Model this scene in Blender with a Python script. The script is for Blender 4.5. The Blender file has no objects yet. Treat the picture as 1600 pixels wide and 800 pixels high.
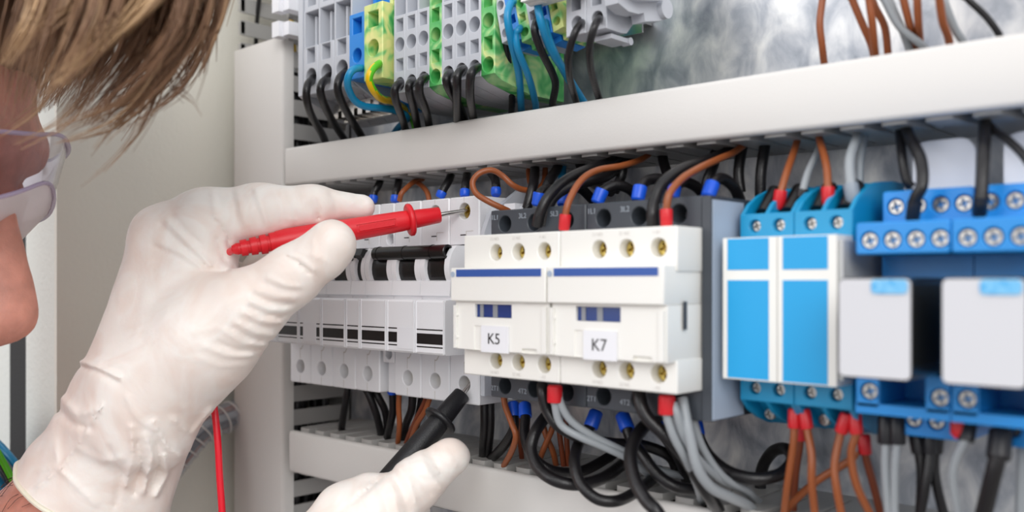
import bpy, bmesh, math, random
import numpy as np
from mathutils import Vector, Matrix
from mathutils.geometry import tessellate_polygon

# ------------------------------------------------------------------ camera, world, lights
# All lengths below are millimetres; SC turns them into metres. The viewpoint is the origin, 1.3 m above the ground.
SC = 0.001
OZ = 1300.0
TH = math.radians(43.0)
FPX = 1445.0
HOR = 440.0
cT, sT = math.cos(TH), math.sin(TH)
scene = bpy.context.scene
COL = scene.collection

cam_data = bpy.data.cameras.new('camera')
cam_data.sensor_width = 36.0
cam_data.lens = FPX / 1600.0 * 36.0
cam_data.shift_y = (HOR - 400.0) / 1600.0
cam_data.clip_start = 0.01
cam_data.clip_end = 50
cam_data.dof.use_dof = True
cam_data.dof.focus_distance = 0.378
cam_data.dof.aperture_fstop = 8.0
cam = bpy.data.objects.new('camera', cam_data)
cam.location = (0, 0, OZ * SC)
cam.rotation_euler = (math.radians(90), 0, TH)
COL.objects.link(cam)
scene.camera = cam

scene.view_settings.view_transform = 'Standard'
scene.view_settings.look = 'None'
scene.view_settings.gamma = 1.0
scene.view_settings.exposure = 0.0
scene.view_settings.use_curve_mapping = False

world = bpy.data.worlds.new('world')
scene.world = world
world.use_nodes = True
wn = world.node_tree
wn.nodes.clear()
wo = wn.nodes.new('ShaderNodeOutputWorld')
wb = wn.nodes.new('ShaderNodeBackground')
tc = wn.nodes.new('ShaderNodeTexCoord')
sp = wn.nodes.new('ShaderNodeSeparateXYZ')
cr = wn.nodes.new('ShaderNodeValToRGB')
mr = wn.nodes.new('ShaderNodeMapRange')
mr.inputs[1].default_value = -1; mr.inputs[2].default_value = 1
wn.links.new(tc.outputs['Generated'], sp.inputs[0])
wn.links.new(sp.outputs['Z'], mr.inputs[0])
wn.links.new(mr.outputs[0], cr.inputs[0])
cr.color_ramp.elements[0].position = 0.25; cr.color_ramp.elements[0].color = (0.36, 0.34, 0.33, 1)
cr.color_ramp.elements[1].position = 0.75; cr.color_ramp.elements[1].color = (1.0, 1.02, 1.06, 1)
wn.links.new(cr.outputs[0], wb.inputs[0])
wb.inputs[1].default_value = 1.04
wn.links.new(wb.outputs[0], wo.inputs[0])

def area(name, loc, target, size, power, color=(1, 1, 1)):
    l = bpy.data.lights.new(name, 'AREA')
    l.shape = 'RECTANGLE'; l.size = size[0]; l.size_y = size[1]
    l.energy = power; l.color = color
    o = bpy.data.objects.new(name, l)
    o.location = Vector((loc[0], loc[1], loc[2] + OZ)) * SC
    t = Vector((target[0], target[1], target[2] + OZ)) * SC
    o.rotation_euler = (t - o.location).to_track_quat('-Z', 'Y').to_euler()
    COL.objects.link(o)
    return o

area('key_softbox', (2050, -2050, 1550), (-260, 260, 0), (2.1, 2.1), 66.0, (1.0, 0.985, 0.965))
area('fill_softbox', (-880, -900, 480), (-200, 300, 60), (1.1, 1.1), 8.5, (0.98, 0.985, 1.0))

# ------------------------------------------------------------------ helpers
def P(px, py, Y):
    """a sighted point of the photograph on the plane at depth Y behind the viewpoint"""
    u = px - 800.0
    t = Y / (cT * FPX + sT * u)
    return (t * (-sT * FPX + cT * u), Y, t * (HOR - py))

def Pd(px, py, d):
    u = px - 800.0
    t = d / FPX
    return (t * (-sT * FPX + cT * u), t * (cT * FPX + sT * u), t * (HOR - py))

def PX(px, py, X):
    u = px - 800.0
    gx = (-sT * FPX + cT * u); gy = (cT * FPX + sT * u)
    t = X / gx
    return (X, gy * t, t * (HOR - py))

def xat(px, Y):
    return P(px, 0, Y)[0]

def lin(h):
    h = h.lstrip('#')
    r = []
    for i in (0, 2, 4):
        c = int(h[i:i + 2], 16) / 255.0
        r.append(c / 12.92 if c <= 0.04045 else ((c + 0.055) / 1.055) ** 2.4)
    return (r[0], r[1], r[2], 1.0)

MATS = {}
def mat(name, color, rough=0.4, metal=0.0, bump=0.0, bscale=900.0, sss=0.0, sssr=(1, 0.4, 0.25), trans=0.0, alpha=1.0,
        var=0.0, vscale=300.0, spec=0.5, coat=0.0, stretch=None):
    m = bpy.data.materials.new(name)
    m.use_nodes = True
    nt = m.node_tree
    b = nt.nodes['Principled BSDF']
    c = lin(color) if isinstance(color, str) else color
    b.inputs['Base Color'].default_value = c
    b.inputs['Roughness'].default_value = rough
    b.inputs['Metallic'].default_value = metal
    b.inputs['Specular IOR Level'].default_value = spec
    b.inputs['Coat Weight'].default_value = coat
    if trans:
        b.inputs['Transmission Weight'].default_value = trans
    if alpha < 1:
        b.inputs['Alpha'].default_value = alpha
    if sss:
        b.inputs['Subsurface Weight'].default_value = sss
        b.inputs['Subsurface Radius'].default_value = sssr
        b.inputs['Subsurface Scale'].default_value = 0.004
    t = nt.nodes.new('ShaderNodeTexCoord')
    src = t.outputs['Object']
    if stretch:
        mp = nt.nodes.new('ShaderNodeMapping')
        mp.inputs['Scale'].default_value = stretch
        nt.links.new(src, mp.inputs[0]); src = mp.outputs[0]
    if bump:
        n = nt.nodes.new('ShaderNodeTexNoise')
        n.inputs['Scale'].default_value = bscale
        n.inputs['Detail'].default_value = 3
        nt.links.new(src, n.inputs['Vector'])
        bp = nt.nodes.new('ShaderNodeBump')
        bp.inputs['Strength'].default_value = bump
        bp.inputs['Distance'].default_value = 0.0004
        nt.links.new(n.outputs[0], bp.inputs['Height'])
        nt.links.new(bp.outputs[0], b.inputs['Normal'])
    if var:
        n = nt.nodes.new('ShaderNodeTexNoise')
        n.inputs['Scale'].default_value = vscale
        n.inputs['Detail'].default_value = 4
        nt.links.new(src, n.inputs['Vector'])
        r = nt.nodes.new('ShaderNodeValToRGB')
        r.color_ramp.elements[0].position = 0.3
        r.color_ramp.elements[1].position = 0.7
        r.color_ramp.elements[0].color = tuple(max(0, x * (1 - var)) for x in c[:3]) + (1,)
        r.color_ramp.elements[1].color = tuple(min(1, x * (1 + var)) for x in c[:3]) + (1,)
        nt.links.new(n.outputs[0], r.inputs[0])
        nt.links.new(r.outputs[0], b.inputs['Base Color'])
    MATS[name] = m
    return m

def ramp_mat(name, stops, scale, rough=0.35, distort=1.5, bump=0.0, metal=0.0, stretch=None, detail=2.0):
    m = mat(name, stops[0][1], rough, metal)
    nt = m.node_tree; b = nt.nodes['Principled BSDF']
    t = nt.nodes.new('ShaderNodeTexCoord'); src = t.outputs['Object']
    if stretch:
        mp = nt.nodes.new('ShaderNodeMapping'); mp.inputs['Scale'].default_value = stretch
        nt.links.new(src, mp.inputs[0]); src = mp.outputs[0]
    n = nt.nodes.new('ShaderNodeTexNoise')
    n.inputs['Scale'].default_value = scale; n.inputs['Distortion'].default_value = distort
    n.inputs['Detail'].default_value = detail
    nt.links.new(src, n.inputs['Vector'])
    r = nt.nodes.new('ShaderNodeValToRGB')
    el = r.color_ramp.elements
    while len(el) < len(stops):
        el.new(0.5)
    for e, (p, c) in zip(el, stops):
        e.position = p; e.color = lin(c)
    nt.links.new(n.outputs[0], r.inputs[0]); nt.links.new(r.outputs[0], b.inputs['Base Color'])
    if bump:
        bp = nt.nodes.new('ShaderNodeBump'); bp.inputs['Strength'].default_value = bump
        bp.inputs['Distance'].default_value = 0.0004
        nt.links.new(n.outputs[0], bp.inputs['Height']); nt.links.new(bp.outputs[0], b.inputs['Normal'])
    return m

def circle(cx, cz, r, n=24, ph=0.0):
    return [(cx + r * math.cos(2 * math.pi * i / n + ph), cz + r * math.sin(2 * math.pi * i / n + ph)) for i in range(n)]
def rect(x0, x1, z0, z1):
    return [(x0, z0), (x1, z0), (x1, z1), (x0, z1)]
def rrect(x0, x1, z0, z1, r, n=4):
    o = []
    for cx, cz, a in ((x1 - r, z0 + r, -90), (x1 - r, z1 - r, 0), (x0 + r, z1 - r, 90), (x0 + r, z0 + r, 180)):
        for i in range(n + 1):
            t = math.radians(a + 90 * i / n)
            o.append((cx + r * math.cos(t), cz + r * math.sin(t)))
    return o
def cross_shape(cx, cz, l, w, ang=0.3):
    pts = [(w, w), (l, w), (l, -w), (w, -w), (w, -l), (-w, -l), (-w, -w), (-l, -w), (-l, w), (-w, w), (-w, l), (w, l)]
    c, s = math.cos(ang), math.sin(ang)
    return [(cx + x * c - z * s, cz + x * s + z * c) for x, z in pts][::-1]
def parea(p):
    return 0.5 * sum(p[i][0] * p[(i + 1) % len(p)][1] - p[(i + 1) % len(p)][0] * p[i][1] for i in range(len(p)))
def offset(p, d):
    """move a polygon's sides by d (positive grows it)"""
    if parea(p) < 0:
        p = p[::-1]
    n = len(p); out = []
    for i in range(n):
        a, b, c = p[i - 1], p[i], p[(i + 1) % n]
        e1 = Vector((b[0] - a[0], b[1] - a[1])); e2 = Vector((c[0] - b[0], c[1] - b[1]))
        if e1.length < 1e-9 or e2.length < 1e-9:
            out.append(b); continue
        e1.normalize(); e2.normalize()
        n1 = Vector((e1.y, -e1.x)); n2 = Vector((e2.y, -e2.x))
        m = n1 + n2
        if m.length < 1e-6:
            m = n1.copy()
        m.normalize()
        k = d / max(0.35, m.dot(n1))
        out.append((b[0] + m.x * k, b[1] + m.y * k))
    return out

class MB:
    def __init__(self):
        self.v = []; self.f = []; self.m = []; self.mi = 0; self.M = None
    def add(self, vs, fs):
        o = len(self.v)
        if self.M is not None:
            vs = [tuple(self.M @ Vector(q)) for q in vs]
        self.v += [tuple(q) for q in vs]
        self.f += [tuple(i + o for i in q) for q in fs]
        self.m += [self.mi] * len(fs)
        return self
    def box(self, x0, x1, y0, y1, z0, z1, c=0.3, seg=1):
        if x1 < x0: x0, x1 = x1, x0
        if y1 < y0: y0, y1 = y1, y0
        if z1 < z0: z0, z1 = z1, z0
        c = min(c, (x1 - x0) * 0.45, (y1 - y0) * 0.45, (z1 - z0) * 0.45)
        return self.poly_prism([(x0, z0), (x1, z0), (x1, z1), (x0, z1)], y0, y1, c, seg)
    def poly_prism(self, poly, y0, y1, c=0.0, seg=1, axis='y'):
        """polygon extruded along y (poly in x,z), x (poly in y,z) or z (poly in x,y), edges bevelled by c"""
        bm = bmesh.new()
        def T(a, b, h):
            return {'y': (a, h, b), 'x': (h, a, b), 'z': (a, b, h)}[axis]
        lo = [bm.verts.new(T(a, b, y0)) for a, b in poly]
        hi = [bm.verts.new(T(a, b, y1)) for a, b in poly]
        n = len(poly)
        bm.faces.new(lo); bm.faces.new(hi[::-1])
        for i in range(n):
            bm.faces.new((lo[i], hi[i], hi[(i + 1) % n], lo[(i + 1) % n]))
        if c > 0:
            es = [e for e in bm.edges if e.calc_face_angle(0) > 0.35]
            bmesh.ops.bevel(bm, geom=es, offset=c, segments=seg, affect='EDGES', profile=0.5)
        bm.verts.index_update()
        vs = [tuple(q.co) for q in bm.verts]
        fs = [tuple(q.index for q in f.verts) for f in bm.faces]
        bm.free()
        return self.add(vs, fs)
    def drill(self, outer, yf, yb, holes=(), c=0.3, hc=0.25, back=True):
        """block with front face at yf (towards the viewer), back at yb; holes = [(poly, depth, end_scale)]"""
        sgn = 1 if yb > yf else -1
        outer = outer if parea(outer) > 0 else outer[::-1]
        fr = offset(outer, -c) if c else outer
        loops2 = [fr]; infos = []
        for h in holes:
            poly, dep = h[0], h[1]; es = h[2] if len(h) > 2 else 1.0
            poly = poly if parea(poly) > 0 else poly[::-1]
            big = offset(poly, hc) if hc else poly
            loops2.append(big); infos.append((poly, big, dep, es))
        flat = [Vector((a, b, 0)) for lp in loops2 for a, b in lp]
        tris = tessellate_polygon([[Vector((a, b, 0)) for a, b in lp] for lp in loops2])
        self.add([(q.x, yf, q.y) for q in flat], [tuple(t) for t in tris])
        n = len(outer)
        rings = [[(a, yf, b) for a, b in fr]]
        if c: rings.append([(a, yf + sgn * c, b) for a, b in outer])
        rings.append([(a, yb, b) for a, b in outer])
        self._rings(rings)
        if back:
            self.add([(a, yb, b) for a, b in outer], [tuple(range(n))])
        for poly, big, dep, es in infos:
            cx = sum(p[0] for p in poly) / len(poly); cz = sum(p[1] for p in poly) / len(poly)
            end = [(cx + (a - cx) * es, yf + sgn * dep, cz + (b - cz) * es) for a, b in poly]
            rr = [[(a, yf, b) for a, b in big]]
            if hc: rr.append([(a, yf + sgn * hc, b) for a, b in poly])
            rr.append(end)
            self._rings(rr)
            self.add(end, [tuple(range(len(end)))])
        return self
    def _rings(self, rings, close=True):
        n = len(rings[0]); vs = [q for r in rings for q in r]; fs = []
        for k in range(len(rings) - 1):
            for i in range(n if close else n - 1):
                j = (i + 1) % n
                fs.append((k * n + i, k * n + j, (k + 1) * n + j, (k + 1) * n + i))
        return self.add(vs, fs)
    def lathe(self, p0, p1, prof, n=20, caps=True):
        """prof = [(t along p0->p1 in mm, radius)]"""
        a = Vector(p0); ax = (Vector(p1) - a).normalized()
        up = Vector((0, 0, 1)) if abs(ax.z) < 0.9 else Vector((1, 0, 0))
        e1 = ax.cross(up).normalized(); e2 = ax.cross(e1)
        rings = []
        for t, r in prof:
            rings.append([tuple(a + ax * t + (e1 * math.cos(2 * math.pi * i / n) + e2 * math.sin(2 * math.pi * i / n)) * r) for i in range(n)])
        self._rings(rings)
        if caps:
            self.add(rings[0], [tuple(range(n))]); self.add(rings[-1], [tuple(range(n))])
        return self
    def cyl(self, p0, p1, r, r1=None, n=20, c=0.0):
        L = (Vector(p1) - Vector(p0)).length; r1 = r if r1 is None else r1
        pr = [(0, r), (L, r1)] if not c else [(0, r - c), (c, r), (L - c, r1), (L, r1 - c)]
        return self.lathe(p0, p1, pr, n)
    def tube(self, pts, r, n=12, per=8, stripes=None, rf=None):
        path = spline(pts, per)
        m = len(path)
        tang = [(path[min(i + 1, m - 1)] - path[max(i - 1, 0)]).normalized() for i in range(m)]
        up = Vector((0.3, 0.5, 0.8)).normalized()
        e1 = tang[0].cross(up).normalized(); rings = []
        for i in range(m):
            e1 = (e1 - tang[i] * e1.dot(tang[i])).normalized()
            e2 = tang[i].cross(e1)
            rr = r if rf is None else r * rf(i / (m - 1))
            rings.append([tuple(path[i] + (e1 * math.cos(2 * math.pi * k / n) + e2 * math.sin(2 * math.pi * k / n)) * rr) for k in range(n)])
        o = len(self.f)
        self._rings(rings)
        if stripes:
            for q in range(m - 1):
                for k in range(n):
                    self.m[o + q * n + k] = stripes[0] if ((k + q // 6) % n) < n // 2 else stripes[1]
        self.add(rings[0], [tuple(range(n))]); self.add(rings[-1], [tuple(range(n))])
        return self
    def build(self, name, mats, parent=None, smooth=True, angle=35):
        if not isinstance(mats, (list, tuple)): mats = [mats]
        me = bpy.data.meshes.new(name)
        off = Vector((0, 0, 0)) if parent is None else Vector(parent['_o'])
        if parent is None:
            arr = np.array(self.v); ctr = (arr.min(0) + arr.max(0)) / 2
            off = Vector((ctr[0], ctr[1], arr[:, 2].min()))
        me.from_pydata([((x - off.x) * SC, (y - off.y) * SC, (z - off.z) * SC) for x, y, z in self.v], [], self.f)
        bm = bmesh.new(); bm.from_mesh(me)
        bmesh.ops.remove_doubles(bm, verts=bm.verts, dist=1e-7)
        bmesh.ops.recalc_face_normals(bm, faces=bm.faces)
        bm.to_mesh(me); bm.free()
        for mm in mats: me.materials.append(mm)
        if len(mats) > 1 and len(me.polygons) == len(self.m):
            me.polygons.foreach_set('material_index', self.m)
        if smooth:
            me.polygons.foreach_set('use_smooth', [True] * len(me.polygons))
            me.set_sharp_from_angle(angle=math.radians(angle))
        o = bpy.data.objects.new(name, me)
        COL.objects.link(o)
        if parent is not None:
            o.parent = parent
        else:
            o.location = Vector((off.x, off.y, off.z + OZ)) * SC
        o['_o'] = tuple(float(x) for x in off)
        return o

def spline(pts, per=8):
    p = [Vector(q) for q in pts]
    if len(p) == 2:
        return [p[0].lerp(p[1], i / per) for i in range(per + 1)]
    p = [p[0] * 2 - p[1]] + p + [p[-1] * 2 - p[-2]]
    out = []
    for i in range(1, len(p) - 2):
        p0, p1, p2, p3 = p[i - 1], p[i], p[i + 1], p[i + 2]
        for k in range(per):
            t = k / per
            out.append(0.5 * ((2 * p1) + (p2 - p0) * t + (2 * p0 - 5 * p1 + 4 * p2 - p3) * t * t + (3 * p1 - p0 - 3 * p2 + p3) * t ** 3))
    out.append(p[-2].copy())
    return out

def tag(o, label=None, cat=None, group=None, kind=None):
    if label: o['label'] = label
    if cat: o['category'] = cat
    if group: o['group'] = group
    if kind: o['kind'] = kind
    return o

def thing(name, loc, label, cat, group=None):
    o = bpy.data.objects.new(name, None)
    o.empty_display_size = 0.005
    o.location = Vector((loc[0], loc[1], loc[2] + OZ)) * SC
    o['_o'] = tuple(float(x) for x in loc)
    COL.objects.link(o)
    return tag(o, label, cat, group)

def dup(root, shift, label, group=None, rot=None):
    """copy of a thing with copies of its parts and sub-parts, moved by shift (mm)"""
    r = root.copy(); COL.objects.link(r)
    r.location = root.location + Vector(shift) * SC
    r['_o'] = tuple(Vector(root['_o']) + Vector(shift))
    r['label'] = label
    if group: r['group'] = group
    for ch in list(root.children):
        c = ch.copy(); COL.objects.link(c); c.parent = r
        for g in list(ch.children):
            d = g.copy(); COL.objects.link(d); d.parent = c
    return r

def text(name, s, x, y, z, size, m, parent, depth=0.06, normal='y'):
    """raised lettering facing the viewer, centred at x, z on the plane y"""
    cu = bpy.data.curves.new(name, 'FONT')
    cu.body = s; cu.size = size * SC; cu.align_x = 'CENTER'; cu.align_y = 'CENTER'; cu.extrude = depth * SC
    t = bpy.data.objects.new(name, cu)
    COL.objects.link(t)
    bpy.context.view_layer.update()
    me = bpy.data.meshes.new_from_object(t.evaluated_get(bpy.context.evaluated_depsgraph_get()))
    bpy.data.objects.remove(t)
    off = parent['_o']
    me.transform(Matrix.Rotation(math.radians(90), 4, 'X'))
    me.transform(Matrix.Translation(((x - off[0]) * SC, (y - off[1]) * SC, (z - off[2]) * SC)))
    me.materials.clear(); me.materials.append(m)
    o = bpy.data.objects.new(name, me)
    COL.objects.link(o); o.parent = parent
    o['_o'] = tuple(float(x) for x in off)
    return o
# ------------------------------------------------------------------ materials
M_plate = ramp_mat('galvanised_steel', [(0.30, '#8c929c'), (0.44, '#b4b8bf'), (0.55, '#d6d7d9'), (0.70, '#f6f5f2')], 85, rough=0.5, distort=0.5, bump=1.0, metal=0.6, stretch=(1, 1, 0.6), detail=8)
M_paint = mat('cabinet_paint', '#ebe8dc', 0.5, bump=0.55, bscale=420)
M_frame = mat('frame_paint', '#e6e8e0', 0.42, bump=0.9, bscale=330)
M_gasket = mat('rubber_gasket', '#1d1b1a', 0.7, bump=0.6, bscale=900)
M_duct = mat('duct_pvc', '#e0ddd9', 0.6, bump=0.12, bscale=1500, spec=0.22)
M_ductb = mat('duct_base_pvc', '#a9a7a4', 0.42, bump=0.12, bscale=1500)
M_white = mat('breaker_white', '#efeff2', 0.38, bump=0.12, bscale=2500, sss=0.08, sssr=(1, 1, 1))
M_cream = mat('contactor_cream', '#f0eee8', 0.40, bump=0.1, bscale=2500, sss=0.1, sssr=(1, .9, .8))
M_grey = mat('terminal_grey', '#c6c9d0', 0.4, bump=0.1, bscale=2500)
M_greyd = mat('inner_grey', '#8c8f95', 0.45)
M_dark = mat('dark_housing', '#3f444b', 0.42, bump=0.15, bscale=2500)
M_black = mat('black_plastic', '#0c0b0c', 0.28)
M_blackm = mat('black_rubber', '#17171a', 0.42, bump=0.35, bscale=1800)
M_print = mat('black_print', '#120d0f', 0.35)
M_label = mat('label_white', '#ececf0', 0.5)
M_stripe = mat('blue_stripe', '#2c55a3', 0.4)
M_window = mat('blue_window', '#1b3878', 0.25)
M_sidelab = mat('side_label', '#a9b7c9', 0.4)
M_faint = mat('print_and_seam_shade', '#cdc8c2', 0.5)  # faint lettering, and the painted shade of the breaker seams
M_lgrey = mat('pale_print', '#9aa2ab', 0.5)
M_cyan = mat('cyan_plastic', '#0a8fc0', 0.38, bump=0.1, bscale=2000)
M_cyanlab = mat('cyan_label', '#0a9fdc', 0.42)
M_blue = mat('socket_blue', '#1f8cda', 0.36, bump=0.1, bscale=2000)
M_blueterm = mat('terminal_blue', '#2a8be0', 0.38)
M_smoke = mat('smoked_case', '#2a2b2a', 0.12, trans=0.35, spec=0.6)
M_screw = mat('nickel_screw', '#b9b5b0', 0.3, 1.0)
M_relay = mat('relay_label', '#cfcfd3', 0.5)
M_brass = mat('yellow_zinc_screw', '#c9b265', 0.28, 1.0)
M_steel = mat('probe_steel', '#cfcbc6', 0.2, 1.0)
M_gy = ramp_mat('green_yellow_marble', [(0.30, '#3fa85a'), (0.42, '#8ccf7e'), (0.52, '#d3e38c'), (0.72, '#efec9c')], 60, distort=2.2, detail=1)
M_gy2 = ramp_mat('green_marble', [(0.28, '#2fa050'), (0.48, '#66bf6c'), (0.60, '#9bd48a'), (0.76, '#e2e99c')], 70, distort=2.2, detail=1)
M_wblack = mat('wire_black', '#161416', 0.34, bump=0.3, bscale=1500)
M_wbrown = mat('wire_brown', '#94502a', 0.38)
M_wblue = mat('wire_blue', '#178cc0', 0.35)
M_wgrey = mat('wire_grey', '#9a9fa3', 0.4)
M_wred = mat('wire_red', '#e8122b', 0.25, coat=0.3)
M_wdkred = mat('wire_darkbrown', '#7a3a20', 0.4)
M_wyel = mat('wire_yellow', '#f2c400', 0.35)
M_wgreen = mat('wire_green', '#5cc81e', 0.35)
M_fblue = mat('ferrule_blue', '#1758d8', 0.35)
M_fred = mat('ferrule_red', '#cf2029', 0.35)
M_fblk = mat('ferrule_black', '#1d1c20', 0.4)
M_fgrey = mat('ferrule_grey', '#8f97a0', 0.4)
M_red = mat('probe_red', '#e01a28', 0.36, bump=0.15, bscale=2500, sss=0.05)
M_clamp = mat('clamp_grey', '#bcbdbd', 0.4)

# ------------------------------------------------------------------ structure: mounting plate and cabinet shell
YP = 316.0
mb = MB(); mb.box(-492, 190, YP, YP + 2.5, -330, 330, 0.5)
o = mb.build('wall_back', M_plate); tag(o, 'galvanised steel mounting plate behind the rows of devices', kind='structure')
mb = MB(); mb.box(-484, -481, 182.6, 345, -330, 330, 0.3)
o = mb.build('wall_left', M_paint); tag(o, 'beige painted steel side wall of the cabinet', kind='structure')
mb = MB(); mb.poly_prism([(-484.2, 183.2), (-484.2, 187), (-519, 187), (-519, 200), (-522, 200), (-522, 184.5), (-519, 181.5), (-499, 181.5), (-497, 182)], -330, 330, 0.5, axis='z')
o = mb.build('trim_1', M_frame); tag(o, 'pale painted front flange of the cabinet', kind='structure')
mb = MB(); mb.poly_prism([(-522.5, 186), (-556, 186), (-558, 190), (-558, 202), (-522.5, 202)], -330, 330, 1.2, 2, axis='z')
o = mb.build('trim_2', M_gasket); tag(o, 'black rubber door gasket beside the flange', kind='structure')
mb = MB(); mb.box(-640, -559, 188, 192, -330, 330, 0.8)
o = mb.build('trim_3', M_frame); tag(o, 'painted door edge behind the gasket', kind='structure')

# ------------------------------------------------------------------ cable ducts
PITCH = 12.6
def comb(mb, axis, a0, a1, side, y0, y1, th, skip=0.0):
    """slotted side wall of a duct. axis 'x': wall in the plane z=side running along x; axis 'z': plane x=side running along z"""
    n = int((a1 - a0) / PITCH)
    if axis == 'z':
        for k in range(n):
            s = a0 + k * PITCH + skip
            mb.box(side, side + th, y0, y1 - 0.1, s, s + PITCH - 4.3, 0.35)
        return n
    for k in range(n):
        s = a0 + k * PITCH + skip
        w = PITCH - 4.3
        ym = y0 + 15
        prof = [(s + 1.6, y0), (s + w - 1.6, y0), (s + w - 0.5, y0 + 0.5), (s + w, y0 + 1.8), (s + w + 0.3, ym - 5), (s + w + 1.3, ym), (s + w + 1.5, y1), (s - 1.5, y1), (s - 1.3, ym), (s - 0.3, ym - 5), (s, y0 + 1.8), (s + 0.5, y0 + 0.5)]
        if axis == 'x':
            mb.poly_prism(prof, side, side + th, 0.7, 2, axis='z')
        else:
            mb.poly_prism([(b, a) for a, b in prof], side, side + th, 0.25, axis='x')
    return n

def h_duct(label, x0, x1, z0, z1, yf, tilt=0.0, group=None):
    t = thing('cable_duct', ((x0 + x1) / 2, YP, z0), label, 'cable duct', group)
    w = z1 - z0
    m = MB()
    # the cover: a shallow channel with rounded front edges and lips wrapping back
    prof = [(yf + 2.8, z0), (yf + 1.6, z0), (yf + 0.5, z0 + 0.45), (yf, z0 + 1.6), (yf, z1 - 1.6), (yf + 0.5, z1 - 0.45), (yf + 1.6, z1), (yf + 2.8, z1), (yf + 2.8, z1 - 1.2), (yf + 1.5, z1 - 1.6), (yf + 1.5, z0 + 1.6), (yf + 2.8, z0 + 1.2)]
    m.poly_prism(prof, x0, x1, 0.3, axis='x')
    m.build('cover', M_duct, t, angle=50)
    for s, z in ((0, z0 - 0.9), (1, z1 - (1.3 if z1 < 0 else 3.3))):
        m = MB()
        comb(m, 'x', x0 + 4.5, x1, z, yf + 3.2, YP - 6, 3.2)
        m.box(x0, x1, YP - 6.2, YP - 0.2, z, z + 3.2, 0.3)
        m.build('slotted_side', M_ductb, t)
    m = MB(); m.box(x0, x1, YP - 1.6, YP - 0.1, z0 + 0.3, z1 - 0.3, 0.2)
    m.build('back_panel', M_ductb, t)
    if tilt:
        t.rotation_euler = (0, tilt, 0)
    return t

h_duct('light grey cable duct running across above the breakers and contactors', -414, 40, 47.7, 67.3, 271, 0.0095)
h_duct('light grey cable duct running across under the breakers, near the lower glove', -410, 40, -97.9, -76.6, 271, -0.002)
# the upright duct at the left edge of the plate
t = thing('cable_duct', (-440, YP, -240), 'upright light grey cable duct at the left edge of the mounting plate', 'cable duct')
m = MB()
xl, xr, yf = -465.5, -416.5, 271.0
prof = [(xl, yf + 7), (xl, yf + 1.8), (xl + 0.6, yf + 0.5), (xl + 1.8, yf), (xr - 1.8, yf), (xr - 0.6, yf + 0.5), (xr, yf + 1.8), (xr, yf + 7), (xr - 1.2, yf + 7), (xr - 1.6, yf + 1.5), (xl + 1.6, yf + 1.5), (xl + 1.2, yf + 7)]
m.poly_prism(prof, -250, 128.2, 0.3, axis='z')
m.build('cover', M_duct, t, angle=50)
for x in (xl + 0.6, xr - 1.8):
    m = MB()
    comb(m, 'z', -250, 250, x, yf + 4.0, YP - 3, 1.2, skip=-2.4)
    m.box(x, x + 1.2, YP - 3.2, YP - 0.2, -250, 250, 0.2)
    # little outward hooks at the finger tips that hold the cover
    for k in range(30, 40):
        s = -250 + k * PITCH - 2.4
        sx = -1 if x < -440 else 1
        m.box(x + (0 if sx > 0 else -1.2), x + (2.4 if sx > 0 else 1.2), yf + 3.8, yf + 6.4, s + 0.8, s + 7.5, 0.3)
    m.build('slotted_side', M_ductb, t)
m = MB(); m.box(xl + 0.6, xr - 0.6, YP - 1.6, YP - 0.1, -250, 250, 0.2)
m.build('back_panel', M_ductb, t)

# ------------------------------------------------------------------ DIN rails
def din_rail(x0, x1, zc, label):
    m = MB()
    y = YP - 7.5
    prof = [(y, zc - 17.5), (y, zc - 12.5), (YP - 1.2, zc - 12.5), (YP - 1.2, zc + 12.5), (y, zc + 12.5), (y, zc + 17.5), (y + 1, zc + 17.5), (y + 1, zc + 13.5), (YP - 0.1, zc + 13.5), (YP - 0.1, zc - 13.5), (y + 1, zc - 13.5), (y + 1, zc - 17.5)]
    m.poly_prism(prof, x0, x1, 0, axis='x')
    o = m.build('mounting_rail', M_steel)
    tag(o, label, 'mounting rail')
din_rail(-405, 30, -8.0, 'metal mounting rail behind the breakers and contactors')
din_rail(-388, -216, 118, 'metal mounting rail behind the upper row of grey and green terminals')

# ------------------------------------------------------------------ screws
def screw(parent, cx, yf, cz, r, m=None, name='screw', slot=True):
    s = MB()
    s.drill(circle(cx, cz, r, 18), yf, yf + 1.6, [(cross_shape(cx, cz, r * 0.68, r * 0.17), 1.2, 0.7)], c=0.3, hc=0)
    return s.build(name, m or M_screw, parent)

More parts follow.
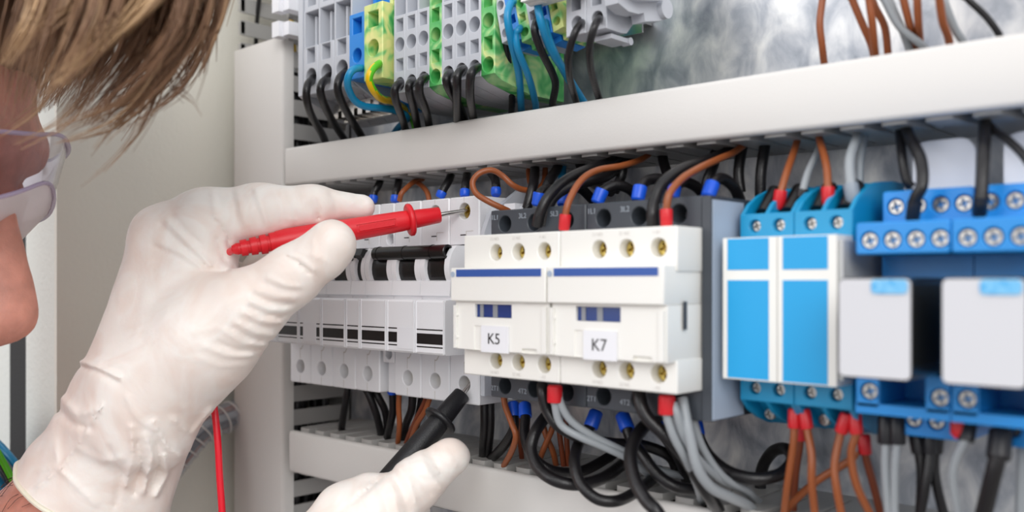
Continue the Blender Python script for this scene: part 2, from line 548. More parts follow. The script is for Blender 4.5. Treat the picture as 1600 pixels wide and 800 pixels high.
# ------------------------------------------------------------------ circuit breakers
PW = 17.83
YT, YL = 265.0, 246.0
def breaker_pole(t, x0, handle=True, w=PW, sticker=None, aux=False):
    x1 = x0 + w - 0.25
    cx = (x0 + x1) / 2
    m = MB()
    m.drill(rrect(x0, x1, 15.0, 35.0, 0.8, 2), YT, 305, [(circle(cx + (2.2 if aux else 0), 19.0 if aux else 29.0, 2.6 if aux else 3.4), 13, 0.95)], c=0.5)
    if not aux:
        m.drill(rrect(x0, x1, -50.3, -29.0, 0.8, 2), YT, 303, [(circle(cx, -42.2, 3.4), 13, 0.95)], c=0.5)
    else:
        m.drill(rrect(x0 + 2, x1, -36.3, -29.0, 0.5, 2), YT, 303, [(circle(cx + 1, -32.5, 2.3), 9, 0.95)], c=0.3)
        m.box(x0 + 2.5, x1, YT + 3, 303, -50, -36.6, 0.4)
    # body and label nose
    ys = 256.5
    m.poly_prism([(300, 15.2), (YT + 0.2, 15.2), (ys + 4, 13.2), (ys + 4, 9.5), (ys + 1.5, 1.6), (249.0, 0.2), (248.6, -5.6), (250.0, -6.2), (250.0, -7.2), (YL + 0.8, -7.4), (YL, -8.2), (YL, -28.2), (YL + 0.8, -29.0), (YT - 0.2, -29.2), (300, -29.2)], x0, x1, 0.25, axis='x')
    # the groove and the small step marks of the nose
    m.box(x0 + 0.4, x0 + 0.8, YL - 0.35, YL + 2, -28.6, -7.6, 0.1)
    m.box(x1 - 0.8, x1 - 0.2, YL - 0.35, YL + 2, -28.6, -7.6, 0.1)
    # rounded cheeks each side of the lever
    for a, b in ((x0, x0 + 2.9), (x1 - 2.9, x1)) if not aux else ((x0, x0 + 3.0), (x1 - 2.4, x1)):
        ring = [(259.5 - 11.2 * math.cos(math.radians(q)), 5.5 + 11.2 * math.sin(math.radians(q))) for q in range(-52, 53, 8)]
        m.poly_prism(ring + [(264, 14.5), (264, -3)], a, b, 0.3, axis='x')
    m.build('housing', M_white, t, angle=40)
    # lever drum and arm
    m = MB()
    lx0, lx1 = (x0 + 3.0, x1 - 3.0) if not aux else (x0 + 3.1, x1 - 2.5)
    m.cyl((lx0, 259.5, 5.4), (lx1, 259.5, 5.4), 9.6, n=28)
    m.poly_prism([(254, 6), (250.5, 9.5), (247.8, 11.5), (249, 14.4), (252.5, 13.5), (256, 10)], cx - 3.2, cx + 3.2, 0.4, axis='x')
    m.build('toggle_lever', M_black, t)
    # printed bands on the nose
    m = MB()
    a, b = x0 + 1.1, x1 - 1.2
    for z0, z1 in ((-19.4, -18.9), (-24.9, -20.7), (-26.3, -25.8)):
        m.box(a, b, YL - 0.06, YL + 0.05, z0, z1, 0)
    m.build('printed_band', M_print, t)
    if not aux and handle:
        m = MB(); m.box(cx - 2.2, cx + 1.0, YT - 0.06, YT + 0.05, 19.0, 19.45, 0)
        m.build('printed_mark', M_print, t)
    # seam slots of the terminal faces, their shade painted as thin grey strips
    m = MB()
    if not aux:
        m.box(cx - 0.1, cx + 0.1, YT - 0.12, YT + 0.1, -38.2, -33.0, 0)
        m.box(cx - 0.1, cx + 0.1, YT - 0.12, YT + 0.1, -50.0, -46.4, 0)
        m.poly_prism([(cx, -33.8), (cx + 1.4, -33.4), (cx + 2.6, -31.6), (cx + 2.2, -31.4), (cx + 1.1, -33.0), (cx, -33.3)], YT - 0.12, YT + 0.1, 0)
        m.box(cx + 1.2, cx + 1.4, YT - 0.12, YT + 0.1, 17.2, 20.8, 0)
        m.box(cx + 1.2, cx + 5.4, YT - 0.12, YT + 0.1, 20.6, 20.8, 0)
        m.box(cx - 0.1, cx + 0.1, YT - 0.12, YT + 0.1, 33.0, 34.8, 0)
        m.build('seam_shade', M_faint, t)
        screw(t, cx, YT + 2.8, 29.0, 3.1, M_brass)
        screw(t, cx, YT + 6.5, -42.2, 3.1, M_brass)
    if sticker:
        m = MB(); m.box(sticker[0], sticker[1], YL - 0.25, YL - 0.08, -27.4, -18.6, 0.05)
        m.build('marker_sticker', M_label, t)

def tie_bar(t, x0, x1, cuts):
    m = MB()
    m.drill(circle(250.0, 11.8, 2.95, 24), x0, x1, [(circle(250.0, 11.8, 1.8, 16), 8, 1)], c=0.3, hc=0)
    # drill() works along y, so turn the bar to run along x
    m.v = [(y, x, z) for (x, y, z) in m.v]
    e = MB()
    e.drill(circle(250.0, 11.8, 2.95, 24), x1, x0 + 5, [(circle(250.0, 11.8, 1.9, 16), 7, 1)], c=0.3, hc=0)
    e.v = [(y, x, z) for (x, y, z) in e.v]
    for c in cuts:
        e.cyl((c - 0.35, 250.0, 11.8), (c + 0.35, 250.0, 11.8), 3.12, n=24)
    e.poly_prism([(252, 14.2), (255.5, 13.8), (257.5, 6), (256, 1), (253.5, 4), (254, 9)], x1 - 3.4, x1 - 0.9, 0.3, axis='x')
    e.build('handle_tie_bar', M_black, t)

t = thing('circuit_breaker', (-291.8, 305, -50), 'white three-pole circuit breaker touched by both probe tips', 'circuit breaker')
XR = -318.5
for k in range(3):
    x0 = XR + k * PW
    breaker_pole(t, x0, True, PW, sticker=(-293.8, -283.4) if k == 1 else None)
tie_bar(t, XR + 1.0, XR + 3 * PW - 2.4, [XR + 8.5, XR + PW + 7.5, XR + 2 * PW + 6.5])
t = thing('circuit_breaker', (-365, 305, -50), 'white four-pole circuit breaker partly behind the upper glove', 'circuit breaker')
XL4 = -328.8 - 4 * PW
for k in range(4):
    x0 = XL4 + k * PW
    breaker_pole(t, x0, True, PW, sticker=(-360.8, -350.5) if k == 2 else ((-398.5, -388.5) if k == 0 else None))
tie_bar(t, XL4 + 1.0, -327.4, [XL4 + 8, XL4 + PW + 8, XL4 + 2 * PW + 8, XL4 + 3 * PW + 8])
t = thing('auxiliary_contact', (-323.6, 305, -50), 'narrow white auxiliary contact block between the two breakers', 'contact block')
breaker_pole(t, -328.7, False, 10.1, aux=True)

# end terminal with a sloped channel between breaker and contactor
t = thing('terminal_block', (-254, 305, 24), 'light grey sloped terminal block wedged between breaker and left contactor', 'terminal block')
m = MB()
pr = [(305, 38), (285, 38.5), (267.5, 27.5), (264, 20), (264, -46), (305, -46)]
m.poly_prism(pr, -263.4, -261.2, 0.25, axis='x')
m.poly_prism(pr, -248.2, -246.0, 0.25, axis='x')
m.poly_prism([(305, 31), (284, 31), (270, 22), (268, 15), (268, -42), (305, -42)], -261.2, -248.2, 0.1, axis='x')
m.build('housing', M_grey, t)
m = MB(); m.box(-258, -252, 272, 278, 27.0, 31.5, 0.3)
m.build('wire_clamp', M_label, t)

# ------------------------------------------------------------------ contactors
CW = 45.8
def contactor(x0, code, label):
    t = thing('contactor', (x0 + CW / 2, 305, -43), label, 'contactor', None)
    x1 = x0 + CW - 0.3
    holes = [x0 + 7.3, x0 + 21.8, x0 + 37.0]
    m = MB()
    m.drill(rrect(x0, x1, 10, 26.6, 0.5, 2), 249.0, 305, [(circle(c, 21.4, 3.1), 10, 0.9) for c in holes], c=0.4)
    m.drill(rrect(x0, x1, -43.2, -28, 0.5, 2), 249.0, 305, [(circle(c, -38.6, 3.1), 10, 0.9) for c in holes], c=0.4)
    m.box(x0, x1, 252, 305, -28.2, 10.2, 0.2)
    m.build('body', M_dark, t)
    m = MB()
    sx = [x0 + 16.2, x0 + 26.9, x0 + 38.8]
    m.drill(rrect(x0, x1, 3.0, 16.7, 0.5, 2), 235.0, 251, [(circle(c, 10.3, 2.95), 9, 0.9) for c in sx], c=0.4)
    m.drill(rrect(x0, x1, -33.7, -23.6, 0.5, 2), 235.0, 251, [(circle(c, -27.9, 2.95), 9, 0.9) for c in sx], c=0.4)
    m.drill(rrect(x0 - 0.3, x1 - 0.6, -7.0, 4.9, 0.4, 2), 228.6, 250.9, [], c=0.4)
    win = rect(x0 + 10.2, x0 + 27.9, -12.6, -7.9)
    m.drill(rrect(x0 + 0.3, x1 - 0.6, -24.2, -7.0, 0.3, 2), 230.6, 250.9, [(win, 1.6, 1), (rect(x0 + 9.8, x0 + 13.6, -24.0, -15.6), 0.4, 1), (rrect(x1 - 13.0, x1 - 6.0, -24.1, -22.6, 0.5, 2), 1.2, 1)], c=0.2, hc=0.1)
    for z in (-12, -20):
        m.cyl((x0 + 1.2, 230.8, z), (x0 + 1.2, 229.8, z), 0.7, n=10)
    m.box(x0 + 0.2, x0 + 1.5, 229.6, 231.0, -23.8, -8.5, 0.2)
    m.box(x1 - 3.0, x1 - 1.2, 229.6, 231.0, -23.8, -8.5, 0.2)
    m.build('front_housing', M_cream, t, angle=40)
    m = MB(); m.box(x0 + 2.8, x1 - 2.4, 228.45, 228.7, 1.7, 4.3, 0.05)
    m.build('blue_stripe', M_stripe, t)
    m = MB(); m.cyl((x0 + 1.1, 228.3, 2.6), (x0 + 1.1, 229, 2.6), 1.0, n=16)
    m.build('stud', M_sidelab, t)
    m = MB(); m.box(x0 + 10.3, x0 + 27.8, 231.7, 232.1, -12.5, -8.0, 0.05)
    w = m.build('indicator_window', M_window, t)
    m = MB(); m.box(x0 + 12.0, x0 + 13.6, 231.4, 231.8, -12.5, -8.0, 0.05); m.box(x0 + 18.2, x0 + 20.4, 231.5, 231.8, -12.5, -8.0, 0.05)
    m.build('window_bar', M_greyd, w)
    m = MB(); m.box(x0 + 13.9, x0 + 26.9, 229.9, 230.5, -24.6, -15.4, 0.05)
    lb = m.build('marker_label', M_label, t)
    tx = text('lettering', code, x0 + 20.2, 229.85, -20.0, 5.4, M_print, t)
    for c in sx:
        screw(t, c, 238.6, 10.3, 2.7, M_brass); screw(t, c, 238.6, -27.9, 2.7, M_brass)
    for c, s1, s2 in zip(holes, ('1L1', '3L2', '5L3'), ('2T1', '4T2', '6T3')):
        text('lettering', s1, c - 5.6 if c != holes[0] else c - 5.0, 248.95, 23.9, 2.6, M_lgrey, t)
        text('lettering', s2, c - 5.6 if c != holes[0] else c - 5.0, 248.95, -40.0, 2.6, M_lgrey, t)
        screw(t, c, 257.0, 21.4, 2.7, M_greyd); screw(t, c, 257.0, -38.6, 2.7, M_greyd)
    for c, s1, s2 in zip(sx, ('13 NO', '21 NC', '+ A1'), ('14 NO', '22 NC', '- A2')):
        text('lettering', s1, c - 0.6, 234.95, 15.0, 1.5, M_faint, t, 0.03)
        text('lettering', s2, c - 0.6, 234.95, -32.2, 1.5, M_faint, t, 0.03)
    return t
contactor(-243.2, 'K5', 'cream and dark grey contactor marked K5')
k7 = contactor(-243.2 + CW, 'K7', 'cream and dark grey contactor marked K7')
XS = -243.2 + 2 * CW
# right cheek of K7: moulded slot, and the side block with its pale blue-grey label
m = MB(); m.box(XS - 0.4, XS - 0.1, 238.5, 240.2, -14.5, -6.0, 0.05)
m.build('side_slot', M_dark, k7)
t = thing('side_contact_block', (XS + 2, 305, -43), 'slim dark block on the right flank of K7 with a pale blue-grey side', 'contact block')
m = MB(); m.box(XS, XS + 3.0, 248.6, 304, -43.0, 26.4, 0.4)
m.build('housing', M_dark, t)
m = MB(); m.box(XS + 3.0, XS + 3.5, 249.4, 268.0, -42.6, 25.2, 0.2)
m.build('side_panel', M_sidelab, t)

# ------------------------------------------------------------------ cyan twin relay modules
TX0, TW = -145.3, 18.0
def cyan_module(x0, label):
    t = thing('timer_relay', (x0 + TW / 2, 305, -45), label, 'relay module', 'cyan relay modules right of the contactors')
    x1 = x0 + TW - 0.15
    yt = 260.5
    hx = [x0 + 5.0, x0 + 13.0]
    m = MB()
    m.drill(rect(x0, x1, 12.0, 21.0), yt, 300, [(circle(c, 17.2, 1.95), 6, 0.95) for c in hx], c=0.3)
    m.drill(rect(x0, x1, -37.0, -28.0), yt, 300, [(circle(c, -32.9, 1.95), 6, 0.95) for c in hx], c=0.3)
    m.box(x0, x1, yt + 1, 300, -28.2, 12.2, 0.2)
    # sloped shoulders with scooped wire entries: ribs between dark pockets
    for s, zb in ((1, 21.0), (-1, -37.0)):
        def Z(v): return zb + s * v
        for a, b in ((x0, x0 + 1.3), (x0 + 8.2, x0 + 9.6), (x1 - 1.3, x1)):
            ys = [(yt + 0.2, Z(-0.4)), (yt + 4, Z(3.2)), (yt + 10, Z(6.4)), (yt + 18, Z(9.0)), (yt + 30, Z(10.2)), (300, Z(10.2)), (300, Z(-0.6))]
            m.poly_prism(ys, a, b, 0.2, axis='x')
        m.poly_prism([(yt + 7, Z(-0.5)), (yt + 12, Z(3.5)), (yt + 18, Z(8.8)), (300, Z(9.8)), (300, Z(-0.6))], x0 + 1.0, x1 - 1.0, 0.1, axis='x')
    m.build('housing', M_cyan, t, angle=40)
    for s, zb in ((1, 21.0),):
        for c in (x0 + 4.7, x0 + 13.0):
            m = MB(); m.cyl((c, 267.0, zb + s * 0.2), (c, 275.0, zb + s * 8.0), 2.5, n=16)
            m.build('wire_entry', M_black, t)
    m = MB()
    m.box(x0 + 0.1, x1 - 0.1, 250.0, yt + 1.2, -29.4, 13.2, 0.35)
    m.build('front_frame', M_label if False else M_cream, t)
    m = MB()
    m.box(x0 + 1.7, x1 - 2.6, 249.85, 250.2, 3.5, 12.9, 0.1)
    m.box(x0 + 1.7, x1 - 2.6, 249.85, 250.2, -29.0, 0.4, 0.1)
    m.build('cyan_label', M_cyanlab, t)
    for c in hx:
        screw(t, c, 262.3, 17.2, 1.8); screw(t, c, 262.3, -32.9, 1.8)
        screw(t, c, 270, -42.0, 1.8)
    return t
a = cyan_module(TX0, 'left one of the two joined cyan and white relay modules, next to K7')
b = cyan_module(TX0 + TW, 'right one of the two joined cyan and white relay modules, next to the blue sockets')
m = MB(); m.box(TX0 + 2 * TW - 0.1, TX0 + 2 * TW + 1.2, 251, 298, -27.5, 11.5, 0.3)
m.build('side_cover', M_clamp, b)

# ------------------------------------------------------------------ blue relay sockets with plug-in relays
SW = 25.1
def socket(x0, label, rlabel, nofront=False):
    t = thing('relay_socket', (x0 + SW / 2, 305, -45), label, 'relay socket', 'blue relay sockets at the right')
    x1 = x0 + SW - 0.3
    sx = [x0 + 3.8 + 6.15 * k for k in range(4)]
    m = MB()
    m.drill(rrect(x0, x1, 7.4, 16.2, 0.8, 2), 252.0, 300, [(circle(c, 11.2, 2.45), 1.6, 1) for c in sx], c=0.4)
    m.drill(rrect(x0, x1, 15.8, 26.2, 0.8, 2), 271.0, 300, [(circle(c, 21.6, 2.45), 1.6, 1) for c in sx], c=0.4)
    # lower tiers
    m.drill(rrect(x0, x0 + 6.6, -34.6, -24.5, 0.5, 2), 252.0, 300, [(circle(sx[0], -30.1, 2.45), 1.6, 1)], c=0.4)
    m.drill(rrect(x0 + 18.5, x1, -34.6, -24.5, 0.5, 2), 252.0, 300, [(circle(sx[3], -30.3, 2.45), 1.6, 1)], c=0.4)
    m.box(x0, x1, 252.0, 300, -36.2, -33.4, 0.5)
    m.drill(rrect(x0 + 6, x1, -43.6, -35.8, 0.8, 2), 268.0, 300, [(circle(c, -39.0, 2.3), 1.6, 1) for c in sx[1:]], c=0.4)
    m.box(x0, x1, 271.0, 300, -36, 16.0, 0.4)
    m.build('housing', M_blue, t, angle=40)
    for c in sx:
        screw(t, c, 252.6, 11.2, 2.3); screw(t, c, 271.6, 21.6, 2.3)
    screw(t, sx[0], 252.6, -30.1, 2.3); screw(t, sx[3], 252.6, -30.3, 2.3)
    for c in sx[1:]:
        screw(t, c, 268.6, -39.0, 2.1)
    r = thing('plug_in_relay', (x0 + 14, 271, -25), rlabel, 'relay', 'plug-in relays in the blue sockets')
    rx = x0 + 4.9
    m = MB(); m.poly_prism(rrect(rx, rx + 18.3, -24.3, 1.0, 1.6, 4), 229.8, 270.8, 0.5)
    m.build('case', M_smoke, r)
    m = MB(); m.poly_prism(rrect(rx + 0.3, rx + 18.0, -23.9, 0.6, 1.3, 4), 229.3, 229.75, 0.1)
    m.build('front_label', M_relay, r)
    m = MB(); m.poly_prism(rrect(rx + 8.6, rx + 17.4, -3.0, 0.5, 1.0, 3), 228.9, 229.25, 0.08)
    m.build('cyan_tab', ramp_mat('tab_%s' % t.name, [(0.3, '#2f9fdc'), (0.7, '#8fcdee')], 500), r)
    m = MB(); m.poly_prism(rrect(x0 + 3, x0 + 20.5, 24.5, 42, 4.2, 5), 287.0, 289.0, 0.3)
    m.build('marker_plate', M_label, t)
    return t
socket(-105.0, 'blue relay socket right beside the cyan modules', 'smoked relay with white front, the left one of the two in the blue sockets')
socket(-105.0 + SW, 'blue relay socket at the right edge of the picture', 'smoked relay with white front, the right one of the two in the blue sockets')
# ------------------------------------------------------------------ upper row of terminals
def sq(cx, cz, w, h): return rect(cx - w / 2, cx + w / 2, cz - h / 2, cz + h / 2)

# three wide grey terminals at the left
YA = 258.0
def wide_terminal(x0, x1, label):
    t = thing('terminal_block', ((x0 + x1) / 2, 300, 86), label, 'terminal block', 'wide light grey terminals at the left of the upper row')
    cx = (x0 + x1) / 2; w = x1 - x0 - 0.25
    m = MB()
    m.drill(rrect(x0, x0 + w, 89.5, 112.6, 0.3, 1), YA, 275, [(sq(cx, 108.2, 6.6, 7.2), 12, 0.75), (circle(cx + 0.2, 97.8, 4.3), 12, 0.9)], c=0.3)
    # the deep window bay and the upper deck
    m.box(x0, x0 + 1.1, YA + 0.4, 292, 112, 130.5, 0.2)
    m.box(x0, x0 + w, 281, 292, 112, 130.5, 0.2)
    m.box(x0 + 4.0, x0 + 5.3, 262, 283, 112.4, 128, 0.2)
    m.drill(rrect(x0, x0 + w, 129.5, 143.5, 0.3, 1), YA + 0.5, 292, [(sq(cx, 136, 6.6, 7.6), 12, 0.75)], c=0.3)
    m.poly_prism([(275, 89.6), (275, 96), (296, 96), (300, 125), (292, 125), (291.5, 143), (300, 143), (300, 80), (290, 78)], x0 + 0.2, x0 + w - 0.2, 0.2, axis='x')
    m.build('housing', M_grey, t)
    return t
xs = [-378.4, -366.3, -353.9, -342.0]
for i, lb in enumerate(('leftmost wide grey terminal of the upper row, beside the upright duct', 'middle one of the three wide grey terminals', 'right one of the three wide grey terminals, next to the blue one')):
    wide_terminal(xs[i], xs[i + 1], lb)
t = thing('end_plate', (-380.6, 300, 80), 'thin pale end plate closing the left end of the upper terminal row', 'end plate')
m = MB(); m.poly_prism([(YA - 0.2, 90), (YA - 0.2, 146), (300, 146), (300, 80), (284, 80), (265, 86)], -382.3, -378.7, 0.4, axis='x')
m.build('plate', M_grey, t)
# end plate right of the three
t = thing('end_plate', (-341.2, 300, 80), 'thin grey partition plate between the wide grey terminals and the blue terminal', 'end plate')
m = MB(); m.poly_prism([(YA + 0.6, 92), (YA + 0.6, 146), (300, 146), (300, 84), (290, 80), (270, 86)], -341.8, -340.6, 0.2, axis='x')
m.build('plate', M_grey, t)

# blue and green-yellow single terminals
def single(x0, x1, yf, ztop, zbot, mt, label, zs, zc, r=3.2, name='terminal_block', grp=None):
    t = thing(name, ((x0 + x1) / 2, 300, zbot), label, 'terminal block', grp)
    cx = (x0 + x1) / 2
    m = MB()
    m.drill(rrect(x0, x1, zbot, ztop, 0.4, 2), yf, 282, [(sq(cx, zs, (x1 - x0) * 0.56, 7.0), 9, 0.8), (circle(cx, zc, min(r, (x1 - x0) * 0.36)), 10, 0.9)], c=0.35)
    m.poly_prism([(270, ztop - 2), (272, ztop + 26), (281, ztop + 26), (281, 96), (300, 96), (300, 82), (286, 80), (280, zbot + 1)], x0 + 2.5, x1 - 0.3, 0.3, axis='x')
    m.box(x0 + 3.4, x0 + 5.6, 267, 273, ztop + 2, ztop + 22, 0.3)
    m.build('housing', mt, t)
    return t
single(-339.6, -328.0, 256, 120.5, 91.0, M_blueterm, 'blue terminal with a looped blue wire, left of the green-yellow terminal', 114.8, 101.5)
single(-327.6, -314.6, 255, 122.0, 88.5, M_gy, 'marbled green and yellow earth terminal at the left with a striped wire', 115.2, 102.5, 3.8)

# packed narrow terminals
def narrow(x0, w, mt, label, grp):
    t = thing('terminal_block', (x0 + w / 2, 300, 74), label, 'terminal block', grp)
    cx = x0 + w / 2
    x1 = x0 + w - 0.12
    m = MB()
    m.drill(rect(x0, x1, 80.9, 114.6), YA, 280, [(sq(cx, 110.3, 4.7, 5.6), 9, 0.55), (circle(cx, 102.0, 3.05), 9, 0.85), (sq(cx, 93.2, 4.7, 5.4), 9, 0.55), (circle(cx, 84.9, 3.05), 9, 0.85)], c=0.2, hc=0.15)
    m.poly_prism([(YA + 0.4, 80.85), (YA + 4, 79.0), (279, 75.6), (300, 75.6), (300, 134), (284, 134), (280, 114.3), (270, 114.3), (270, 81.2), (YA + 3, 80.95)], x0 + 0.1, x1 - 0.1, 0.15, axis='x')
    m.box(x0, x0 + 1.1, YA + 0.3, 290, 114.4, 136, 0.1)
    m.build('housing', mt, t)
    return t
W = 7.62
x = -306.8 - W / 2
order = ['g', 'g', 'g', 'y', 'g', 'g', 'g', 'y']
nm = ['first', 'second', 'third', None, 'fourth', 'fifth', 'sixth', None]
for k, c in enumerate(order):
    if c == 'g':
        side = 'left' if k < 3 else 'right'
        pos = ('left', 'middle', 'right')[k if k < 3 else k - 4]
        narrow(x, W, M_grey, '%s narrow grey terminal of the %s group of three, four openings down its front' % (pos, side), 'narrow light grey terminals of the upper row')
    else:
        narrow(x, W, M_gy2, 'marbled green narrow terminal between the two grey groups of three' if k == 3 else 'marbled green narrow terminal ending the row with its side exposed', 'marbled green narrow terminals')
    x += W
XE = x

# small leaning terminals
def leaning(xc, zc, mt, label, ww=5.0):
    t = thing('small_terminal', (xc, 300, zc - 8), label, 'terminal block', 'small leaning terminals right of the green one')
    m = MB()
    m.drill(rect(xc - ww / 2, xc + ww / 2, zc - 3.4, zc + 26), 259.0, 279, [(circle(xc, zc, 1.7, 18), 6, 0.9), (sq(xc, zc + 5.8, 2.9, 3.4), 6, 0.7), (circle(xc, zc + 11.4, 1.8, 18), 6, 0.9), (sq(xc, zc + 17.2, 2.9, 3.4), 6, 0.7)], c=0.2, hc=0.1)
    m.box(xc - ww / 2 + 0.4, xc + ww / 2 - 0.3, 264, 278, zc - 5.6, zc - 3.2, 0.2)
    m.build('housing', mt, t)
    t.rotation_euler = (0, math.radians(-13), 0)
    return t
for xc, zc, mt, lb in ((-243.4, 96.2, M_grey, 'small leaning grey terminal next to the marbled green side'),
                       (-238.2, 95.0, M_blueterm, 'small leaning blue terminal, left one, with two blue wires'),
                       (-233.0, 94.7, M_gy2, 'small leaning green-yellow terminal between blue and grey ones'),
                       (-227.8, 94.6, M_grey, 'small leaning grey terminal with a black wire'),
                       (-222.6, 94.8, M_blueterm, 'small leaning blue terminal, right one, beside the last green-yellow one'),
                       (-217.4, 95.8, M_gy, 'small leaning green-yellow terminal touching the grey twin terminal')):
    leaning(xc, zc, mt, lb)

# grey twin terminals with exposed side and the end clamp
def twin(x0, x1, label, side=False):
    t = thing('terminal_block', ((x0 + x1) / 2, 300, 84), label, 'terminal block', 'grey terminals beside the bare plate')
    cx = (x0 + x1) / 2
    m = MB()
    m.drill(rect(x0, x1 - 0.15, 88.3, 106), YA, 267, [(circle(cx + 0.3, 92.6, 2.5), 8, 0.85), (sq(cx, 99.8, 4.2, 5.2), 8, 0.7)], c=0.25, hc=0.2)
    m.poly_prism([(266.5, 88.35), (270, 88.8), (276, 95), (275.5, 99), (282, 108), (300, 112), (300, 130), (270, 130), (266.5, 106)], x0 + 0.1, x1 - 0.25, 0.25, axis='x')
    m.build('housing', M_grey, t)
    if side:
        m = MB(); m.cyl((x1 - 4, 273, 86.6), (x1 - 0.5, 273, 86.6), 1.4, n=14); m.box(x1 - 9, x1 - 1, 262, 273, 85.8, 87.4, 0.3)
        m.build('foot_clip', M_grey, t)
    return t
twin(-213.9, -204.7, 'grey terminal with a thick black wire, left one beside the bare plate')
twin(-204.7, -195.4, 'grey terminal with a black wire and its side exposed to the bare plate', True)
t = thing('end_clamp', (-188, 300, 92), 'light grey plastic end clamp with a hooked arm over the bare plate', 'end clamp')
m = MB()
m.poly_prism([(252, 101.5), (254, 94.5), (259.7, 92.9), (266, 93.3), (269, 94.4), (269.7, 91.4), (280.8, 94.0), (283.5, 97.5), (282, 100.5), (277, 104), (300, 112), (300, 116), (252, 106)], -193.0, -187.5, 0.6, 2, axis='x')
m.poly_prism([(252, 99.5), (262, 96.6), (276, 99.5), (276, 101.5), (252, 102)], -195.2, -184.0, 0.5, axis='x')
m.cyl((-193.6, 280.5, 98.0), (-185.4, 280.5, 98.0), 3.6, n=24)
m.build('body', M_grey, t)
t = thing('busbar_cover', (-226, 300, 100), 'pale plastic cover lying across the small leaning terminals at the top edge', 'cover')
m = MB()
m.box(-226, -203, 247, 256.5, 101.2, 106.5, 1.2, 2)
m.cyl((-226, 252, 103.8), (-219, 252, 103.8), 3.2, n=18)
m.build('cover', M_cream, t)

# slotted metal busbar below the wide terminals
t = thing('shield_busbar', (-362, 300, 76), 'bright metal busbar under the three wide grey terminals', 'busbar')
m = MB()
m.box(-378, -341, 276, 279, 84.0, 87.5, 0.3); m.box(-378, -341, 282, 285, 79.5, 83.0, 0.3)
for k in range(6):
    m.box(-377 + 6.3 * k, -373.6 + 6.3 * k, 275, 286, 80.5, 86.5, 0.3)
m.build('bar', M_steel, t)

# ------------------------------------------------------------------ clips in the open top of the upright duct
for z, yy, lb in ((125.7, 7.8, 'small white plastic clip at the top of the upright duct cover'), (138.5, 12, 'small white plastic clip higher up the open duct')):
    t = thing('cable_clip', (-410, 300, z), lb, 'cable clip', 'white clips beside the open duct')
    m = MB()
    m.box(-416.0, -409.8, 264.5, 270.5, z, z + yy, 0.9, 2); m.box(-411.5, -404.5, 267, 300, z + 0.5, z + yy - 0.5, 0.9, 2)
    m.build('clip', M_label, t)

# ------------------------------------------------------------------ wires
WM = {'black': M_wblack, 'brown': M_wbrown, 'blue': M_wblue, 'grey': M_wgrey, 'red': M_wred, 'dark brown': M_wdkred}
FM = {'blue': M_fblue, 'red': M_fred, 'black': M_fblk, 'grey': M_fgrey}
def wire(color, r, pts, label, group, ferrule=None, fl=6.0, fr=None, name='wire', n=12):
    """pts = [(px, py, Y)] sighted on planes at depth Y; ferrule sits at the first point and runs back along the wire"""
    q = [P(*a) for a in pts]
    m = MB()
    if color == 'striped':
        m.tube(q, r, n=n, stripes=(0, 1)); mats = [M_wyel, M_wgreen]
    else:
        m.tube(q, r, n=n); mats = WM[color]
    w = MB()
    if ferrule:
        t = thing(name, q[0], label, 'wire', group)
        m.build('insulation', mats, t, angle=60)
        a = Vector(q[0]); d = (Vector(q[1]) - a).normalized()
        if d.z * (1 if pts[1][1] < pts[0][1] else -1) < 0: d = -d
        fr = fr or r * 1.3
        w.lathe(a - d * 1.0, a + d * fl, [(0, fr * 0.8), (0.6, fr), (fl + 0.4, fr * 1.04), (fl + 1.0, fr * 0.98)], 16)
        w.build('ferrule', FM[ferrule], t)
        return t
    o = m.build(name, mats, None, angle=60)
    return tag(o, label, 'wire', group)

G1 = 'wires leaving the upper terminals'
wire('black', 1.9, [(492, 120, 268), (488, 124, 258), (480.5, 134, 252), (479, 155, 252), (487, 181, 262), (505, 213, 280), (516, 245, 292)], 'thick black wire from the leftmost wide grey terminal', G1)
wire('black', 1.9, [(518, 116, 268), (512, 122, 258), (503, 131, 252), (501, 146, 252), (510, 171, 262), (528, 202, 278), (550, 235, 292)], 'thick black wire from the middle wide grey terminal', G1)
wire('black', 1.9, [(545, 108, 268), (540, 113, 258), (530, 124, 252), (528.5, 143.6, 252), (541, 173, 262), (563.5, 210, 280), (580, 236, 292)], 'thick black wire from the right wide grey terminal', G1)
wire('blue', 1.65, [(580, 105, 266), (566, 106, 256), (552, 109, 250), (544, 121, 248), (544, 137, 250), (554, 156.6, 256), (570, 166, 262), (596, 169, 270), (619, 173, 278), (636, 184, 284), (622, 200, 290), (612, 214, 295)], 'blue wire looping out of the blue terminal', G1)
wire('striped', 1.65, [(600, 96, 266), (592, 100, 254), (581, 110, 248), (577, 126, 247), (586, 145, 252), (598, 155, 262), (615, 159, 274), (635, 173, 286), (645, 187, 290), (650, 204, 292)], 'green and yellow striped earth wire looping out of the marbled terminal', G1)
for a, b in (([(633, 126, 266), (626, 129, 257), (617.5, 138, 251), (618, 155, 254), (627, 181, 266), (633, 200, 278), (640, 225, 290)], 'left'), ([(650, 122, 266), (645, 126, 257), (639.5, 133, 251), (640, 146, 254), (646, 168, 264), (652, 197, 278), (656, 222, 290)], 'middle'), ([(670, 118, 266), (665, 121, 257), (656.5, 129, 251), (656, 146, 254), (665, 171, 264), (670, 194, 278), (673, 220, 290)], 'right')):
    wire('black', 1.75, a, 'dusty black wire from the %s grey terminal of the left group of three' % b, G1)
